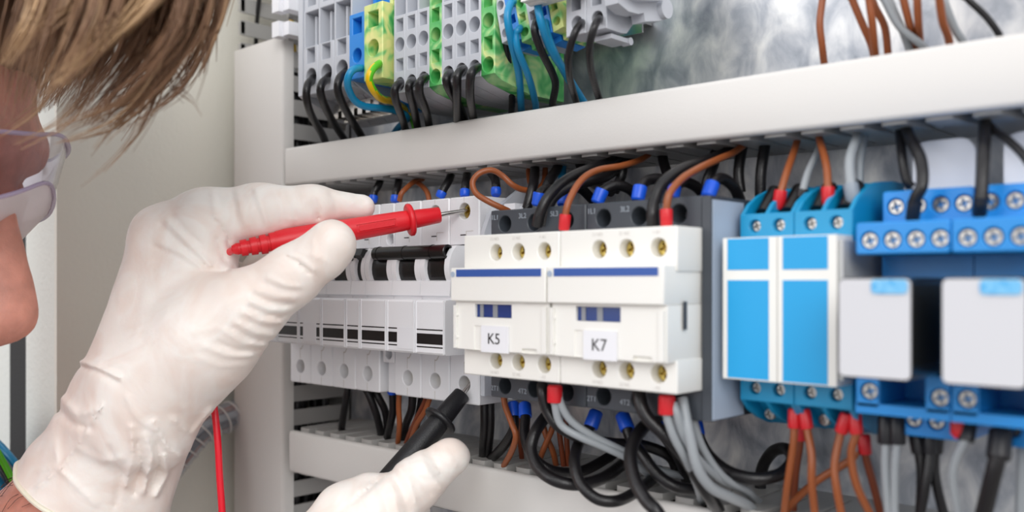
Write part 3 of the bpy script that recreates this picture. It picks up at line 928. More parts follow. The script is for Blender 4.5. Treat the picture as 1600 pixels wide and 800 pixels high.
for a, b in (([(708, 110, 266), (703, 114, 257), (697.5, 124, 251), (702, 140, 256), (714, 160, 270), (724, 182, 282), (730, 205, 292)], 'left'), ([(729, 105, 266), (724, 108, 257), (715.5, 117, 251), (714, 140, 254), (714, 186, 272), (715, 212, 290)], 'middle'), ([(751, 102, 266), (746, 105, 257), (736, 117, 251), (734.5, 150, 258), (739, 181, 274), (742, 205, 290)], 'right')):
    wire('black', 1.75, a, 'dusty black wire from the %s grey terminal of the right group of three' % b, G1)
wire('black', 1.4, [(793, 44, 262), (789, 50, 262), (793, 90, 266), (800, 124, 272), (800, 158, 280), (799, 180, 292)], 'thin black wire dropping beside the marbled green side, behind blue wires', G1)
wire('blue', 1.5, [(806, 2, 262), (798, 6, 255), (793, 26, 252), (798, 60, 255), (810, 112, 266), (814, 158, 280), (815, 180, 292)], 'blue wire in front, left one of the pair beside the marbled green side', G1)
wire('blue', 1.4, [(815, 42, 263), (811, 46, 257), (806, 54, 256), (810, 80, 258), (826, 120, 268), (836, 158, 282), (838, 180, 292)], 'blue wire, right one of the pair beside the marbled green side', G1)
wire('black', 1.5, [(841, 30, 263), (837, 37, 256), (836, 52, 255), (846, 80, 260), (862, 112, 270), (868, 132, 276), (864, 158, 284), (862, 182, 292)], 'dusty black wire curving down between blue wires', G1)
wire('blue', 1.5, [(838, -12, 258), (840, 6, 254), (846, 36, 254), (860, 76, 262), (880, 108, 272), (900, 140, 284), (914, 162, 292)], 'blue wire slanting down right behind the thick black wires', G1)
wire('blue', 1.5, [(859, 32, 263), (852, 38, 258), (854, 50, 258), (866, 82, 264), (884, 116, 276), (901, 146, 286), (910, 165, 292)], 'second blue wire slanting down right, half hidden by the first', G1)
wire('black', 1.35, [(912, 33, 263), (907, 38, 255), (898, 52, 251), (889, 84, 253), (890, 120, 262), (900, 158, 278), (907, 180, 290)], 'black wire bowed out of the left grey twin terminal', G1)
wire('black', 1.35, [(939, 26, 263), (935, 31, 255), (928, 44, 251), (921, 76, 253), (924, 112, 262), (936, 154, 276), (944, 176, 288)], 'black wire bowed out of the right grey twin terminal', G1)
wire('black', 1.2, [(412, -20, 285), (405, 0, 285), (401, 40, 286), (400, 75, 288), (402, 100, 292)], 'thin black wire inside the open top of the upright duct', G1)
wire('striped', 1.4, [(452, -10, 280), (455, 20, 282), (458, 60, 285), (460, 100, 292)], 'green and yellow wire glimpsed behind the white clips', G1)

G2 = 'wires crossing the bare plate'
for c, r, pts, lb in (
    ('brown', 1.15, [(1288, -20, 285), (1285, 0, 285), (1281, 37, 284), (1285, 75, 286), (1289, 110, 292)], 'single brown wire crossing the bare plate on its own'),
    ('brown', 1.15, [(1326, -20, 280), (1332, 0, 281), (1349, 41, 284), (1362, 72, 288), (1368, 105, 294)], 'brown wire slanting to the right at the left of the crossing bunch'),
    ('brown', 1.15, [(1356, -20, 275), (1358, 0, 276), (1363, 37, 278), (1367, 80, 284), (1370, 105, 292)], 'upright brown wire in front of the crossing bunch'),
    ('brown', 1.15, [(1360, -20, 284), (1366, 8, 285), (1382, 41, 288), (1387, 79, 291), (1388, 105, 295)], 'brown wire bending right behind the crossing bunch'),
    ('grey', 1.15, [(1372, -20, 278), (1382, 0, 279), (1405, 41, 283), (1437, 68, 288), (1460, 90, 294)], 'grey wire slanting right, left one of two'),
    ('grey', 1.15, [(1384, -20, 282), (1394, 10, 283), (1409, 45, 286), (1420, 75, 290), (1426, 100, 294)], 'grey wire slanting right beneath its neighbour'),
    ('brown', 1.15, [(1409, -20, 282), (1412, 0, 282), (1421, 37, 285), (1426, 60, 290), (1428, 95, 295)], 'brown wire, left one of the close pair'),
    ('brown', 1.15, [(1431, -20, 282), (1433, 0, 282), (1435, 37, 285), (1437, 60, 290), (1438, 95, 295)], 'brown wire, right one of the close pair'),
    ('brown', 1.15, [(1468, -20, 275), (1468, 0, 276), (1473, 34, 280), (1482, 60, 286), (1487, 90, 294)], 'brown wire bending right, furthest right of the brown ones'),
    ('grey', 1.15, [(1472, -20, 282), (1477, 6, 282), (1492, 45, 286), (1505, 66, 290), (1512, 90, 295)], 'grey wire behind the furthest right brown wire'),
    ('black', 1.0, [(1500, -20, 285), (1514, 0, 285), (1540, 25, 288), (1560, 52, 291), (1572, 80, 296)], 'thin dark wire slanting into the duct at the right')):
    pts = [(pts[0][0] * 2 - pts[1][0], -230, pts[0][2] - 8), (pts[0][0] * 1.5 - pts[1][0] * 0.5, -110, pts[0][2] - 4)] + pts
    wire(c, r, pts, lb, G2, n=10)

G3 = 'wires between the upper duct and the device tops'
for pts, lb in (([(583, 313, 276), (585, 300, 277), (592, 288, 280), (598, 270, 290), (600, 250, 292)], 'left'), ([(617, 313, 276), (619, 300, 277), (622, 288, 280), (624, 270, 290), (625, 250, 292)], 'second'), ([(688, 306, 276), (693, 296, 277), (702, 280, 281), (708, 262, 290), (710, 245, 293)], 'third'), ([(726, 304, 276), (727, 292, 277), (729, 280, 280), (731, 262, 290), (732, 244, 293)], 'fourth'), ([(775, 302, 276), (775, 290, 277), (773, 279, 281), (766, 268, 288), (760, 252, 293)], 'right')):
    wire('black', 1.85, pts, {'left': 'black wire with blue ferrule at the fingertip, leftmost above the breakers', 'second': 'black wire with blue ferrule above the red probe flange', 'third': 'slanting black wire with blue ferrule above the middle pole', 'fourth': 'black wire with blue ferrule above the probed screw', 'right': 'black wire with blue ferrule behind the brown loop'}[lb], G3, 'blue', 2.2, 2.15)
wire('brown', 1.2, [(624, 314, 272), (627, 303, 272), (635, 294, 275), (647, 284, 282), (661, 279, 290), (668, 262, 294)], 'brown wire arching up to the duct above the red probe', G3)
wire('brown', 1.2, [(640, 270, 294), (648, 282, 288), (660, 291, 283), (668, 302, 280), (671, 316, 279)], 'brown wire curving down behind its arching neighbour', G3)
wire('brown', 1.2, [(795, 330, 266), (783, 324.5, 262), (762.5, 314.5, 258), (744, 302, 256), (738.5, 285, 256), (749, 271, 258), (768, 266, 262), (785, 274.6, 266), (801, 289, 269), (818, 296.6, 274), (838, 296, 280), (850, 284, 287), (852, 262, 292)], 'brown wire making a big loop at the corner of the breaker', G3)
wire('brown', 1.2, [(829, 252, 294), (826, 268, 290), (829, 286, 286), (838, 300, 284)], 'short brown wire dropping behind the black ones above the wedge terminal', G3)
wire('black', 2.0, [(822, 330, 272), (827, 312, 273), (833, 290, 276), (835.5, 270, 284), (836, 250, 292)], 'thick black wire rising straight from the wedge terminal', G3)
wire('black', 2.0, [(846, 325, 272), (850, 305, 272), (858, 283, 276), (869, 266, 286), (874, 250, 292)], 'thick black wire leaning right out of the wedge terminal', G3)
wire('blue', 1.6, [(879, 252, 294), (879, 262, 292), (878, 278, 290), (876, 295, 290)], 'dark blue wire hanging behind the black ones', G3)
wire('black', 1.9, [(839, 352, 247), (843, 335, 246), (855, 310, 248), (874, 289, 254), (897, 274, 262), (926, 262, 272), (960, 250, 284), (985, 235, 292)], 'thick black wire sweeping from K5 up to the duct, upper one', G3)
wire('black', 1.9, [(850, 352, 250), (853, 334, 250), (865, 309, 252), (888, 293, 258), (912, 286, 264), (942, 278, 274), (962, 266, 284), (990, 250, 292)], 'thick black wire sweeping from K5 up to the duct, lower one', G3)
wire('brown', 1.2, [(881.5, 356, 242), (883, 340, 242), (889, 314, 243), (908, 282, 250), (934, 266, 260), (972, 259, 272), (1002, 249, 284), (1022, 235, 293)], 'brown wire with red ferrule sweeping up from K5', G3, 'red', 4.6, 1.9)
wire('brown', 1.2, [(1041.5, 350, 242), (1041, 331, 242), (1046, 303, 243), (1066, 279, 250), (1094, 262, 260), (1122, 249, 272), (1150, 236, 284), (1175, 215, 293)], 'brown wire with red ferrule sweeping up from K7', G3, 'red', 4.6, 1.9)
wire('black', 1.9, [(1020, 356, 247), (1019, 335, 246), (1023, 312, 248), (1036, 286, 252), (1066, 264, 262), (1098, 253, 272), (1130, 240, 284), (1155, 220, 293)], 'thick black wire sweeping up from K7 beside the brown one', G3)
wire('black', 1.9, [(840, 318, 262), (842, 306, 262), (852, 296, 266), (870, 300, 272), (884, 320, 278)], 'black wire with blue ferrule above the first dark opening of K5', G3, 'blue', 4.2, 2.3)
wire('black', 1.9, [(880, 318, 264), (884, 304, 266), (905, 294, 272), (926, 312, 280)], 'black wire with blue ferrule behind the brown wire on K5', G3, 'blue', 4.2, 2.3)
wire('black', 1.9, [(934, 314, 262), (940, 300, 263), (962, 290, 268), (984, 296, 274), (1002, 316, 282)], 'black wire with blue ferrule arching over the gap between K5 and K7', G3, 'blue', 4.4, 2.4)
wire('black', 1.9, [(997, 310, 262), (1000, 295, 263), (1012, 282, 268), (1034, 280, 274), (1054, 292, 282)], 'black wire with blue ferrule above the first dark opening of K7', G3, 'blue', 4.4, 2.4)
wire('black', 1.9, [(1051, 308, 264), (1054, 294, 266), (1068, 284, 272), (1088, 292, 278), (1100, 306, 284)], 'black wire with blue ferrule behind the brown wire on K7', G3, 'blue', 4.2, 2.3)
wire('black', 1.9, [(1107, 305, 262), (1113, 288, 264), (1128, 279, 270), (1146, 292, 276), (1156, 312, 284)], 'black wire with blue ferrule above the right corner of K7', G3, 'blue', 4.6, 2.4)
for k, (pts, lb) in enumerate((([(977, 235, 290), (975, 253, 288), (971, 275, 286), (960, 300, 286)], 'short black wire hanging straight in the shade above K5'),
                ([(1034, 235, 292), (1037, 254, 290), (1044, 276, 287), (1050, 300, 287)], 'short black wire hanging in the shade above K7'),
                ([(1164, 215, 292), (1158, 240, 290), (1154, 270, 288), (1157, 300, 288)], 'black wire hanging right of K7, left one of two'),
                ([(1198, 210, 292), (1194, 235, 290), (1189, 270, 288), (1188, 310, 288)], 'black wire hanging right of K7, right one of two'),
                ([(1118, 235, 292), (1116, 255, 290), (1106, 280, 287), (1098, 310, 287)], 'black wire hanging behind the right corner of K7'),
                ([(905, 255, 293), (915, 275, 288), (932, 290, 284), (955, 300, 280)], 'black wire running down behind the sweeping ones'))):
    wire('black', 1.9, pts, lb, G3)
wire('brown', 1.2, [(1216, 322, 268), (1219, 304, 268), (1229, 270, 272), (1243, 229, 284), (1249, 205, 292)], 'brown wire with red ferrule into the cyan module, left one', G3, 'red', 5.0, 1.9)
wire('grey', 1.2, [(1250, 318, 272), (1254, 300, 272), (1262, 271, 276), (1277, 238, 285), (1284, 215, 292)], 'pale grey wire with black ferrule into the cyan module', G3, 'black', 4.6, 1.9)
wire('brown', 1.2, [(1294, 318, 268), (1293.5, 292, 268), (1291, 258, 272), (1280, 216, 284), (1275, 190, 292)], 'brown wire with red ferrule into the cyan module, right one', G3, 'red', 5.0, 1.9)
wire('grey', 1.5, [(1333, 312, 268), (1329, 287, 268), (1328, 248, 272), (1340, 212, 284), (1346, 190, 292)], 'thick grey wire with grey ferrule at the right end of the cyan module', G3, 'grey', 5.0, 2.1)
wire('grey', 1.1, [(1345, 310, 286), (1344, 287, 286), (1345, 250, 287), (1352, 212, 290), (1358, 190, 294)], 'thin grey wire behind the thick grey one', G3)
wire('black', 1.7, [(1426, 340, 266), (1430, 312, 264), (1441, 287, 264), (1438, 248, 268), (1420, 212, 280), (1412, 185, 292)], 'thick black wire ending on a screw of the first blue socket', G3, 'black', 5.0, 1.9)
wire('black', 1.4, [(1424, 292, 278), (1416, 280, 277), (1410, 245, 278), (1406, 206, 286), (1404, 180, 293)], 'black wire behind its thick neighbour above the first blue socket', G3)
wire('black', 1.7, [(1531, 332, 266), (1533, 310, 264), (1537, 245, 268), (1539, 196, 282), (1540, 170, 292)], 'black wire ending on a screw of the right blue socket', G3, 'black', 5.0, 1.9)
wire('black', 1.2, [(1540, 190, 284), (1556, 206, 280), (1576, 220, 276), (1602, 246, 272), (1630, 290, 270)], 'thin black wire curving away at the right edge above the blue socket', G3)

G4 = 'wires between the device bottoms and the lower duct'
YB = 270
for pts, r, c, lb in (
    ([(543, 600, 278), (542, 615, 278), (538, 640, 280), (534, 668, 284), (533, 690, 292)], 1.8, 'black', 'black wire under the left end of the breakers'),
    ([(570, 605, 276), (577, 618, 277), (587, 645, 280), (594, 672, 285), (596, 692, 292)], 1.8, 'black', 'black wire, left one of the slanting pair under the four-pole breaker'),
    ([(584, 606, 280), (592, 622, 281), (601, 640, 284), (605, 664, 288), (606, 690, 294)], 1.8, 'black', 'black wire, right one of the slanting pair under the four-pole breaker'),
    ([(613, 610, 275), (614, 640, 277), (610, 662, 279), (605, 684, 284), (603, 700, 292)], 1.8, 'black', 'black wire with blue ferrule at the gap between the breakers'),
    ([(624, 612, 272), (623, 636, 273), (624, 662, 275), (622, 688, 279), (618, 712, 286)], 1.25, 'brown', 'upright brown wire under the left pole of the three-pole breaker'),
    ([(645, 615, 276), (643, 640, 277), (634, 664, 280), (628, 690, 286)], 1.8, 'black', 'black wire leaning behind the brown ones'),
    ([(660, 618, 280), (656, 640, 282), (650, 668, 286), (648, 690, 292)], 1.8, 'black', 'black wire in the shade behind the black probe'),
    ([(668, 618, 272), (660, 636, 273), (648, 660, 275), (637, 686, 279), (628, 712, 286)], 1.2, 'dark brown', 'dark brown wire slanting down, left one of two'),
    ([(673, 618, 271), (664, 642, 272), (650, 665, 274), (642, 690, 278), (638, 715, 286)], 1.2, 'brown', 'reddish brown wire slanting down, right one of two'),
    ([(757, 630, 272), (757, 665, 273), (755, 700, 278), (754, 725, 286)], 1.8, 'black', 'black wire, left one of the upright pair under the probed pole'),
    ([(766, 630, 274), (766, 665, 275), (763, 702, 280), (762, 725, 288)], 1.8, 'black', 'black wire, right one of the upright pair under the probed pole'),
    ([(787, 620, 268), (790, 636, 267), (799, 660, 266), (806, 682, 266), (799, 706, 270), (786, 730, 276), (778, 748, 284)], 1.25, 'brown', 'brown wire snaking down from under K5 into the duct'),
    ([(868, 650, 276), (862, 672, 277), (850, 700, 279), (842, 722, 284)], 1.2, 'brown', 'brown wire slanting left behind the loops'),
    ([(846, 655, 280), (853, 680, 280), (864, 706, 283), (869, 728, 288)], 1.2, 'brown', 'brown wire slanting right behind the loops'),
    ([(873, 650, 284), (874, 675, 284), (878, 706, 286), (882, 740, 290)], 1.1, 'dark brown', 'upright dark brown wire behind the loops, left one'),
    ([(884, 650, 286), (885, 678, 286), (887, 710, 288), (889, 742, 292)], 1.1, 'dark brown', 'upright dark brown wire behind the loops, right one'),
    ([(811, 640, 284), (811, 668, 284), (813, 694, 286), (816, 722, 290)], 1.1, 'dark brown', 'upright dark brown wire beside the snaking one')):
    wire(c, r, pts, lb, G4, 'blue' if 'blue ferrule' in lb else None, 1.5, 2.3)
wire('black', 2.0, [(802, 632, 272), (803, 648, 271), (802, 672, 270), (786, 698, 274), (766, 718, 282), (750, 730, 292)], 'black wire with blue ferrule under K5, leaning left, left one', G4, 'blue', 5, 2.5)
wire('black', 2.0, [(820, 634, 268), (821, 650, 266), (820, 678, 262), (828, 706, 256), (848, 728, 256), (876, 738, 262), (912, 735, 272), (950, 715, 284), (970, 700, 294)], 'black wire with blue ferrule under K5 making the inner wide loop', G4, 'blue', 5, 2.5)
wire('black', 2.2, [(866, 640, 262), (852, 652, 258), (836, 676, 252), (830, 702, 249), (841, 731, 247), (868, 751, 247), (904, 757, 252), (940, 748, 262), (971, 727, 276), (985, 712, 292)], 'thick black cable making the outer wide loop over the duct', G4)
wire('black', 2.0, [(931, 646, 266), (925, 662, 264), (908, 685, 258), (900, 705, 252), (898, 728, 247), (908, 757, 245), (932, 779, 246), (962, 783, 250), (990, 771, 260), (1018, 750, 274), (1030, 735, 290)], 'black wire with blue ferrule making the lowest loop over the duct', G4, 'blue', 5.5, 2.6)
wire('black', 2.2, [(1030, 648, 264), (1010, 663, 258), (993, 684, 250), (985, 712, 244), (991, 748, 240), (1008, 780, 238), (1030, 806, 238), (1045, 860, 246), (1050, 960, 268), (1046, 1080, 298)], 'thick black cable hooking down in front of the duct under K7', G4)
wire('black', 2.0, [(847, 600, 246), (848, 615, 245), (855, 642, 246), (874, 667, 248), (910, 685, 254), (960, 693, 264), (1005, 696, 274), (1045, 712, 282), (1058, 735, 292)], 'black wire falling from K5 in a long slack curve to the right', G4)
wire('black', 2.2, [(998, 612, 245), (1000, 628, 244), (1011, 652, 244), (1038, 679, 246), (1066, 708, 250), (1090, 745, 256), (1110, 778, 264), (1125, 800, 276)], 'thick black cable running down right from under K7', G4)
wire('black', 2.0, [(973, 650, 266), (978, 664, 265), (986, 686, 264), (1005, 712, 262), (1026, 740, 262), (1055, 760, 264), (1095, 767, 272), (1115, 775, 286)], 'black wire with blue ferrule under the left of K7', G4, 'blue', 5.5, 2.6)
wire('black', 1.9, [(1023, 655, 276), (1030, 670, 276), (1050, 700, 278), (1066, 730, 284), (1072, 750, 292)], 'black wire with blue ferrule behind the cables under K7', G4, 'blue', 5.0, 2.4)
wire('black', 2.1, [(1087, 660, 276), (1091, 682, 274), (1108, 713, 270), (1140, 738, 268), (1181, 748, 270), (1219, 741, 276), (1238, 720, 284), (1230, 702, 292), (1210, 704, 298), (1194, 724, 302), (1188, 750, 306), (1190, 790, 306)], 'dark wire with blue ferrule curling right toward the cyan modules', G4, 'blue', 5.0, 2.4)
wire('grey', 1.35, [(867, 606, 242), (867, 630, 242), (876, 663, 244), (905, 682, 248), (940, 697, 254), (981, 716, 262), (1009, 738, 272), (1026, 750, 288)], 'grey wire from the red ferrule under K5, left one', G4, 'red', 5.0, 2.6)
wire('grey', 1.35, [(873, 612, 243), (876, 630, 243), (892, 657, 246), (926, 681, 252), (978, 707, 262), (1012, 728, 272), (1050, 740, 282), (1080, 745, 292)], 'grey wire from the red ferrule under K5, right one', G4)
wire('grey', 1.35, [(1042, 622, 242), (1042, 648, 242), (1053, 683, 244), (1074, 722, 250), (1090, 760, 262), (1096, 785, 280)], 'grey wire from the red ferrule under K7, left one', G4, 'red', 5.0, 2.6)
wire('grey', 1.35, [(1052, 630, 243), (1058, 648, 243), (1068, 680, 246), (1090, 716, 252), (1125, 748, 264), (1160, 765, 276), (1190, 788, 290)], 'grey wire from the red ferrule under K7, right one', G4)
wire('grey', 1.7, [(1066, 622, 247), (1070, 645, 246), (1078, 683, 246), (1090, 731, 248), (1112, 762, 254), (1144, 778, 264), (1172, 792, 276), (1185, 812, 290)], 'pale grey wire without ferrule at the right under K7', G4)
wire('grey', 1.3, [(1076, 630, 252), (1082, 650, 252), (1098, 700, 256), (1130, 745, 264), (1170, 769, 276), (1188, 790, 290)], 'thin grey wire behind the pale one under K7', G4)
RB = 'wires below the cyan modules and blue sockets'
for c, pts, lb, f, fr in (
    ('brown', [(1241, 643, 266), (1241, 664, 266), (1239, 700, 266), (1230, 760, 268), (1222, 830, 276)], 'brown wire with red ferrule, leftmost under the cyan modules', 'red', 1.9),
    ('brown', [(1257, 644, 266), (1260, 664, 266), (1268, 710, 264), (1268.5, 755, 264), (1276, 830, 270)], 'brown wire with red ferrule, second under the cyan modules', 'red', 1.9),
    ('dark brown', [(1250, 664, 278), (1250, 694, 278), (1243, 742, 280), (1238, 820, 284)], 'dark brown wire with red ferrule, in the back under the left cyan module', 'red', 1.8),
    ('brown', [(1322, 651, 266), (1314, 676, 266), (1304, 726, 264), (1308, 768, 264), (1320, 830, 268)], 'brown wire with red ferrule under the right cyan module, bowed left', 'red', 1.9),
    ('brown', [(1336, 651, 266), (1338, 676, 266), (1330, 710, 266), (1340, 762, 268), (1374, 830, 276)], 'brown wire with red ferrule under the right cyan module, running right', 'red', 1.9),
    ('dark brown', [(1350, 684, 278), (1352, 710, 278), (1366, 762, 280), (1382, 830, 284)], 'dark brown wire with red ferrule, in the back under the right cyan module', 'red', 1.9),
    ('brown', [(1338, 705, 276), (1327, 720, 275), (1276, 752, 274), (1234, 791, 276), (1210, 830, 284)], 'brown wire crossing diagonally behind the upright ones', None, 0),
    ('grey', [(1384, 655, 268), (1384, 690, 268), (1383, 735, 268), (1390, 830, 272)], 'grey wire with black ferrule under the blue socket, left one', 'black', 2.2),
    ('grey', [(1402, 655, 268), (1402, 690, 268), (1398, 735, 268), (1397, 830, 272)], 'grey wire with black ferrule under the blue socket, right one', 'black', 2.2),
    ('black', [(1428, 670, 274), (1432, 690, 274), (1440, 740, 274), (1436, 830, 276)], 'black wire under the first blue socket, left one', 'black', 1.9),
    ('black', [(1452, 670, 274), (1453, 700, 274), (1446, 760, 272), (1432, 830, 274)], 'black wire under the first blue socket, middle one', 'black', 1.9),
    ('black', [(1466, 670, 276), (1460, 720, 276), (1464, 760, 276), (1482, 830, 278)], 'black wire under the first blue socket, right one', 'black', 1.9),
    ('grey', [(1516, 650, 264), (1511, 680, 262), (1494, 716, 262), (1489, 755, 264), (1504, 830, 270)], 'pale grey wire with black ferrule bowed left under the right blue socket', 'black', 2.0),
    ('black', [(1564, 676, 264), (1561, 705, 262), (1550, 750, 262), (1530, 830, 266)], 'thick black cable with black sleeve at the right edge', 'black', 2.9),
    ('grey', [(1598, 660, 276), (1596, 720, 276), (1592, 830, 280)], 'pale grey wire at the very right edge', None, 0)):
    big = 'thick black cable' in lb
    wire(c, 2.2 if big else (1.4 if c == 'black' else 1.2), pts, lb, RB, f, 7 if c in ('grey', 'black') else 5, fr, n=10)
wire('red', 1.5, [(1497, 650, 262), (1497, 660, 262), (1498, 682, 263)], 'short red ferruled link under the right blue socket', RB, 'red', 5, 1.9)

# wires lying inside the ducts, seen through the slots
GD = 'wires lying inside the ducts'
_r = random.Random(5)
def lying(x0, x1, zc, yc, label, c='black', r=2.0, vert=False):
    n = 9; pts = []
    for i in range(n):
        f = i / (n - 1); a = x0 + (x1 - x0) * f
        w = (_r.uniform(-1.2, 1.2), _r.uniform(-1.6, 1.6))
        pts.append((zc + w[0], yc + w[1], a) if vert else (a, yc + w[1], zc + w[0]))
    m = MB(); m.tube(pts, r, n=8, per=4)
    tag(m.build('wire', WM[c], None, angle=60), label, 'wire', GD)
for dz, y, w in ((5.0, 280, 'upper front'), (-5.0, 281, 'lower front'), (0, 288, 'middle'), (5.2, 298, 'upper rear'), (-5.2, 299, 'lower rear')):
    lying(-405, 34, 57.5 + dz, y, 'dark wire lying %s inside the upper duct, glimpsed through its slots' % w, r=2.8)
    lying(-404, 34, -87.2 + dz, y, 'dark wire lying %s inside the lower duct, glimpsed through its slots' % w, r=2.8)
for dx, y, w in ((17.5, 284, 'right front'), (5, 283, 'middle front'), (-8, 284, 'left front'), (-18, 285, 'leftmost'), (12, 292, 'right middle'), (-2, 293, 'central'), (18, 302, 'right rear'), (6, 303, 'rear')):
    lying(-240, 112, -441 + dx, y, 'dark wire standing %s inside the upright duct, glimpsed through its slots' % w, r=2.8, vert=True)
# ------------------------------------------------------------------ organic surfaces: distance field + surface nets
class Field:
    def __init__(self, lo, hi, h):
        self.lo = np.array(lo, float); self.h = h
        self.n = (np.ceil((np.array(hi, float) - self.lo) / h).astype(int) + 1)
        self.f = np.full(tuple(self.n), 50.0, np.float32)
    def region(self, lo, hi):
        a = np.clip(np.floor((np.array(lo) - self.lo) / self.h).astype(int), 0, self.n)
        b = np.clip(np.ceil((np.array(hi) - self.lo) / self.h).astype(int) + 1, 0, self.n)
        sl = tuple(slice(int(p), int(q)) for p, q in zip(a, b))
        g = [(self.lo[i] + self.h * np.arange(a[i], b[i])).astype(np.float32) for i in range(3)]
        return sl, g[0][:, None, None], g[1][None, :, None], g[2][None, None, :]
    def merge(self, lo, hi, fn, k, mode='add'):
        sl, X, Y, Z = self.region(lo, hi)
        if 0 in self.f[sl].shape: return
        d = fn(X, Y, Z).astype(np.float32); a = self.f[sl]
        if mode == 'add':
            if k > 0:
                h = np.clip(0.5 + 0.5 * (a - d) / k, 0, 1)
                self.f[sl] = a * (1 - h) + d * h - k * h * (1 - h)
            else: self.f[sl] = np.minimum(a, d)
        elif mode == 'sub':
            d = -d
            if k > 0:
                h = np.clip(0.5 + 0.5 * (d - a) / k, 0, 1)
                self.f[sl] = a * (1 - h) + d * h + k * h * (1 - h)
            else: self.f[sl] = np.maximum(a, d)
        else:
            self.f[sl] = np.maximum(a, d)
    def cone(self, a, b, ra, rb, k=4.0, mode='add'):
        a = np.array(a, float); b = np.array(b, float); R = max(ra, rb) + k + 3 * self.h + 2
        ba = b - a; l2 = max(float(ba @ ba), 1e-6)
        def fn(X, Y, Z):
            px, py, pz = X - a[0], Y - a[1], Z - a[2]
            t = np.clip((px * ba[0] + py * ba[1] + pz * ba[2]) / l2, 0, 1)
            return np.sqrt((px - ba[0] * t) ** 2 + (py - ba[1] * t) ** 2 + (pz - ba[2] * t) ** 2) - (ra + (rb - ra) * t)
        self.merge(np.minimum(a, b) - R, np.maximum(a, b) + R, fn, k, mode)
    def ellip(self, c, r, M=None, k=6.0, mode='add'):
        c = np.array(c, float); r = np.array(r, float); R = r.max() + k + 3 * self.h + 2
        M = np.eye(3) if M is None else np.array(M)
        def fn(X, Y, Z):
            px, py, pz = X - c[0], Y - c[1], Z - c[2]
            q = [(M[i][0] * px + M[i][1] * py + M[i][2] * pz) for i in range(3)]
            k0 = np.sqrt((q[0] / r[0]) ** 2 + (q[1] / r[1]) ** 2 + (q[2] / r[2]) ** 2)
            k1 = np.sqrt((q[0] / r[0] ** 2) ** 2 + (q[1] / r[1] ** 2) ** 2 + (q[2] / r[2] ** 2) ** 2) + 1e-9
            return k0 * (k0 - 1) / k1
        self.merge(c - R, c + R, fn, k, mode)
    def displace(self, fn, band=4.0):
        idx = np.nonzero(np.abs(self.f) < band)
        p = np.stack([self.lo[i] + self.h * idx[i] for i in range(3)], 1)
        self.f[idx] += fn(p).astype(np.float32)
    def mesh(self):
        f = self.f; ins = f < 0; nx, ny, nz = f.shape
        c = np.zeros((nx - 1, ny - 1, nz - 1), np.int8)
        for dx in (0, 1):
            for dy in (0, 1):
                for dz in (0, 1):
                    c += ins[dx:nx - 1 + dx, dy:ny - 1 + dy, dz:nz - 1 + dz]
        act = np.nonzero((c > 0) & (c < 8))
        N = len(act[0]); acc = np.zeros((N, 3)); cnt = np.zeros(N)
        cs = [(x, y, z) for x in (0, 1) for y in (0, 1) for z in (0, 1)]
        for p in cs:
            for ax in range(3):
                if p[ax] == 0:
                    q = list(p); q[ax] = 1
                    fa = f[act[0] + p[0], act[1] + p[1], act[2] + p[2]]; fb = f[act[0] + q[0], act[1] + q[1], act[2] + q[2]]
                    m = (fa < 0) != (fb < 0)
                    t = np.where(m, fa / np.where(fa == fb, 1, fa - fb), 0)
                    pos = np.tile(np.array(p, float), (N, 1)); pos[:, ax] += t
                    acc[m] += pos[m]; cnt[m] += 1
        v = (np.stack(act, 1) + acc / cnt[:, None]) * self.h + self.lo
        ix = np.full(c.shape, -1, np.int32); ix[act] = np.arange(N)
        Q = []
        s = ins[:-1, 1:-1, 1:-1] != ins[1:, 1:-1, 1:-1]; i, j, k = np.nonzero(s)
        q = np.stack([ix[i, j, k], ix[i, j + 1, k], ix[i, j + 1, k + 1], ix[i, j, k + 1]], 1)
        fl = ~ins[i, j + 1, k + 1]; q[fl] = q[fl][:, ::-1]; Q.append(q)
        s = ins[1:-1, :-1, 1:-1] != ins[1:-1, 1:, 1:-1]; i, j, k = np.nonzero(s)
        q = np.stack([ix[i, j, k], ix[i, j, k + 1], ix[i + 1, j, k + 1], ix[i + 1, j, k]], 1)
        fl = ~ins[i + 1, j, k + 1]; q[fl] = q[fl][:, ::-1]; Q.append(q)
        s = ins[1:-1, 1:-1, :-1] != ins[1:-1, 1:-1, 1:]; i, j, k = np.nonzero(s)
        q = np.stack([ix[i, j, k], ix[i + 1, j, k], ix[i + 1, j + 1, k], ix[i, j + 1, k]], 1)
        fl = ~ins[i + 1, j + 1, k]; q[fl] = q[fl][:, ::-1]; Q.append(q)
        q = np.concatenate(Q); q = q[(q >= 0).all(1)]
        return v, q

def smooth_mesh(v, q, it=2, lam=0.5):
    for _ in range(it):
        s = np.zeros_like(v); c = np.zeros(len(v))
        for a in range(4):
            for b in ((a + 1) % 4, (a - 1) % 4):
                np.add.at(s, q[:, a], v[q[:, b]]); np.add.at(c, q[:, a], 1)
        c[c == 0] = 1
        v = v + lam * (s / c[:, None] - v)
    return v

def organic(name, v, q, m, parent, it=2):
    v = smooth_mesh(v, q, it)
    off = np.array(parent['_o'])
    me = bpy.data.meshes.new(name)
    me.from_pydata(((v - off) * SC).tolist(), [], q.tolist())
    me.polygons.foreach_set('use_smooth', [True] * len(me.polygons))
    me.materials.append(m)
    o = bpy.data.objects.new(name, me); COL.objects.link(o); o.parent = parent
    o['_o'] = tuple(float(x) for x in off)
    return o

def topx(p):
    """world point array -> (px, py, depth) as seen from the photograph's viewpoint"""
    d = -sT * p[:, 0] + cT * p[:, 1]; r = cT * p[:, 0] + sT * p[:, 1]
    return 800 + FPX * r / d, HOR - FPX * p[:, 2] / d, d

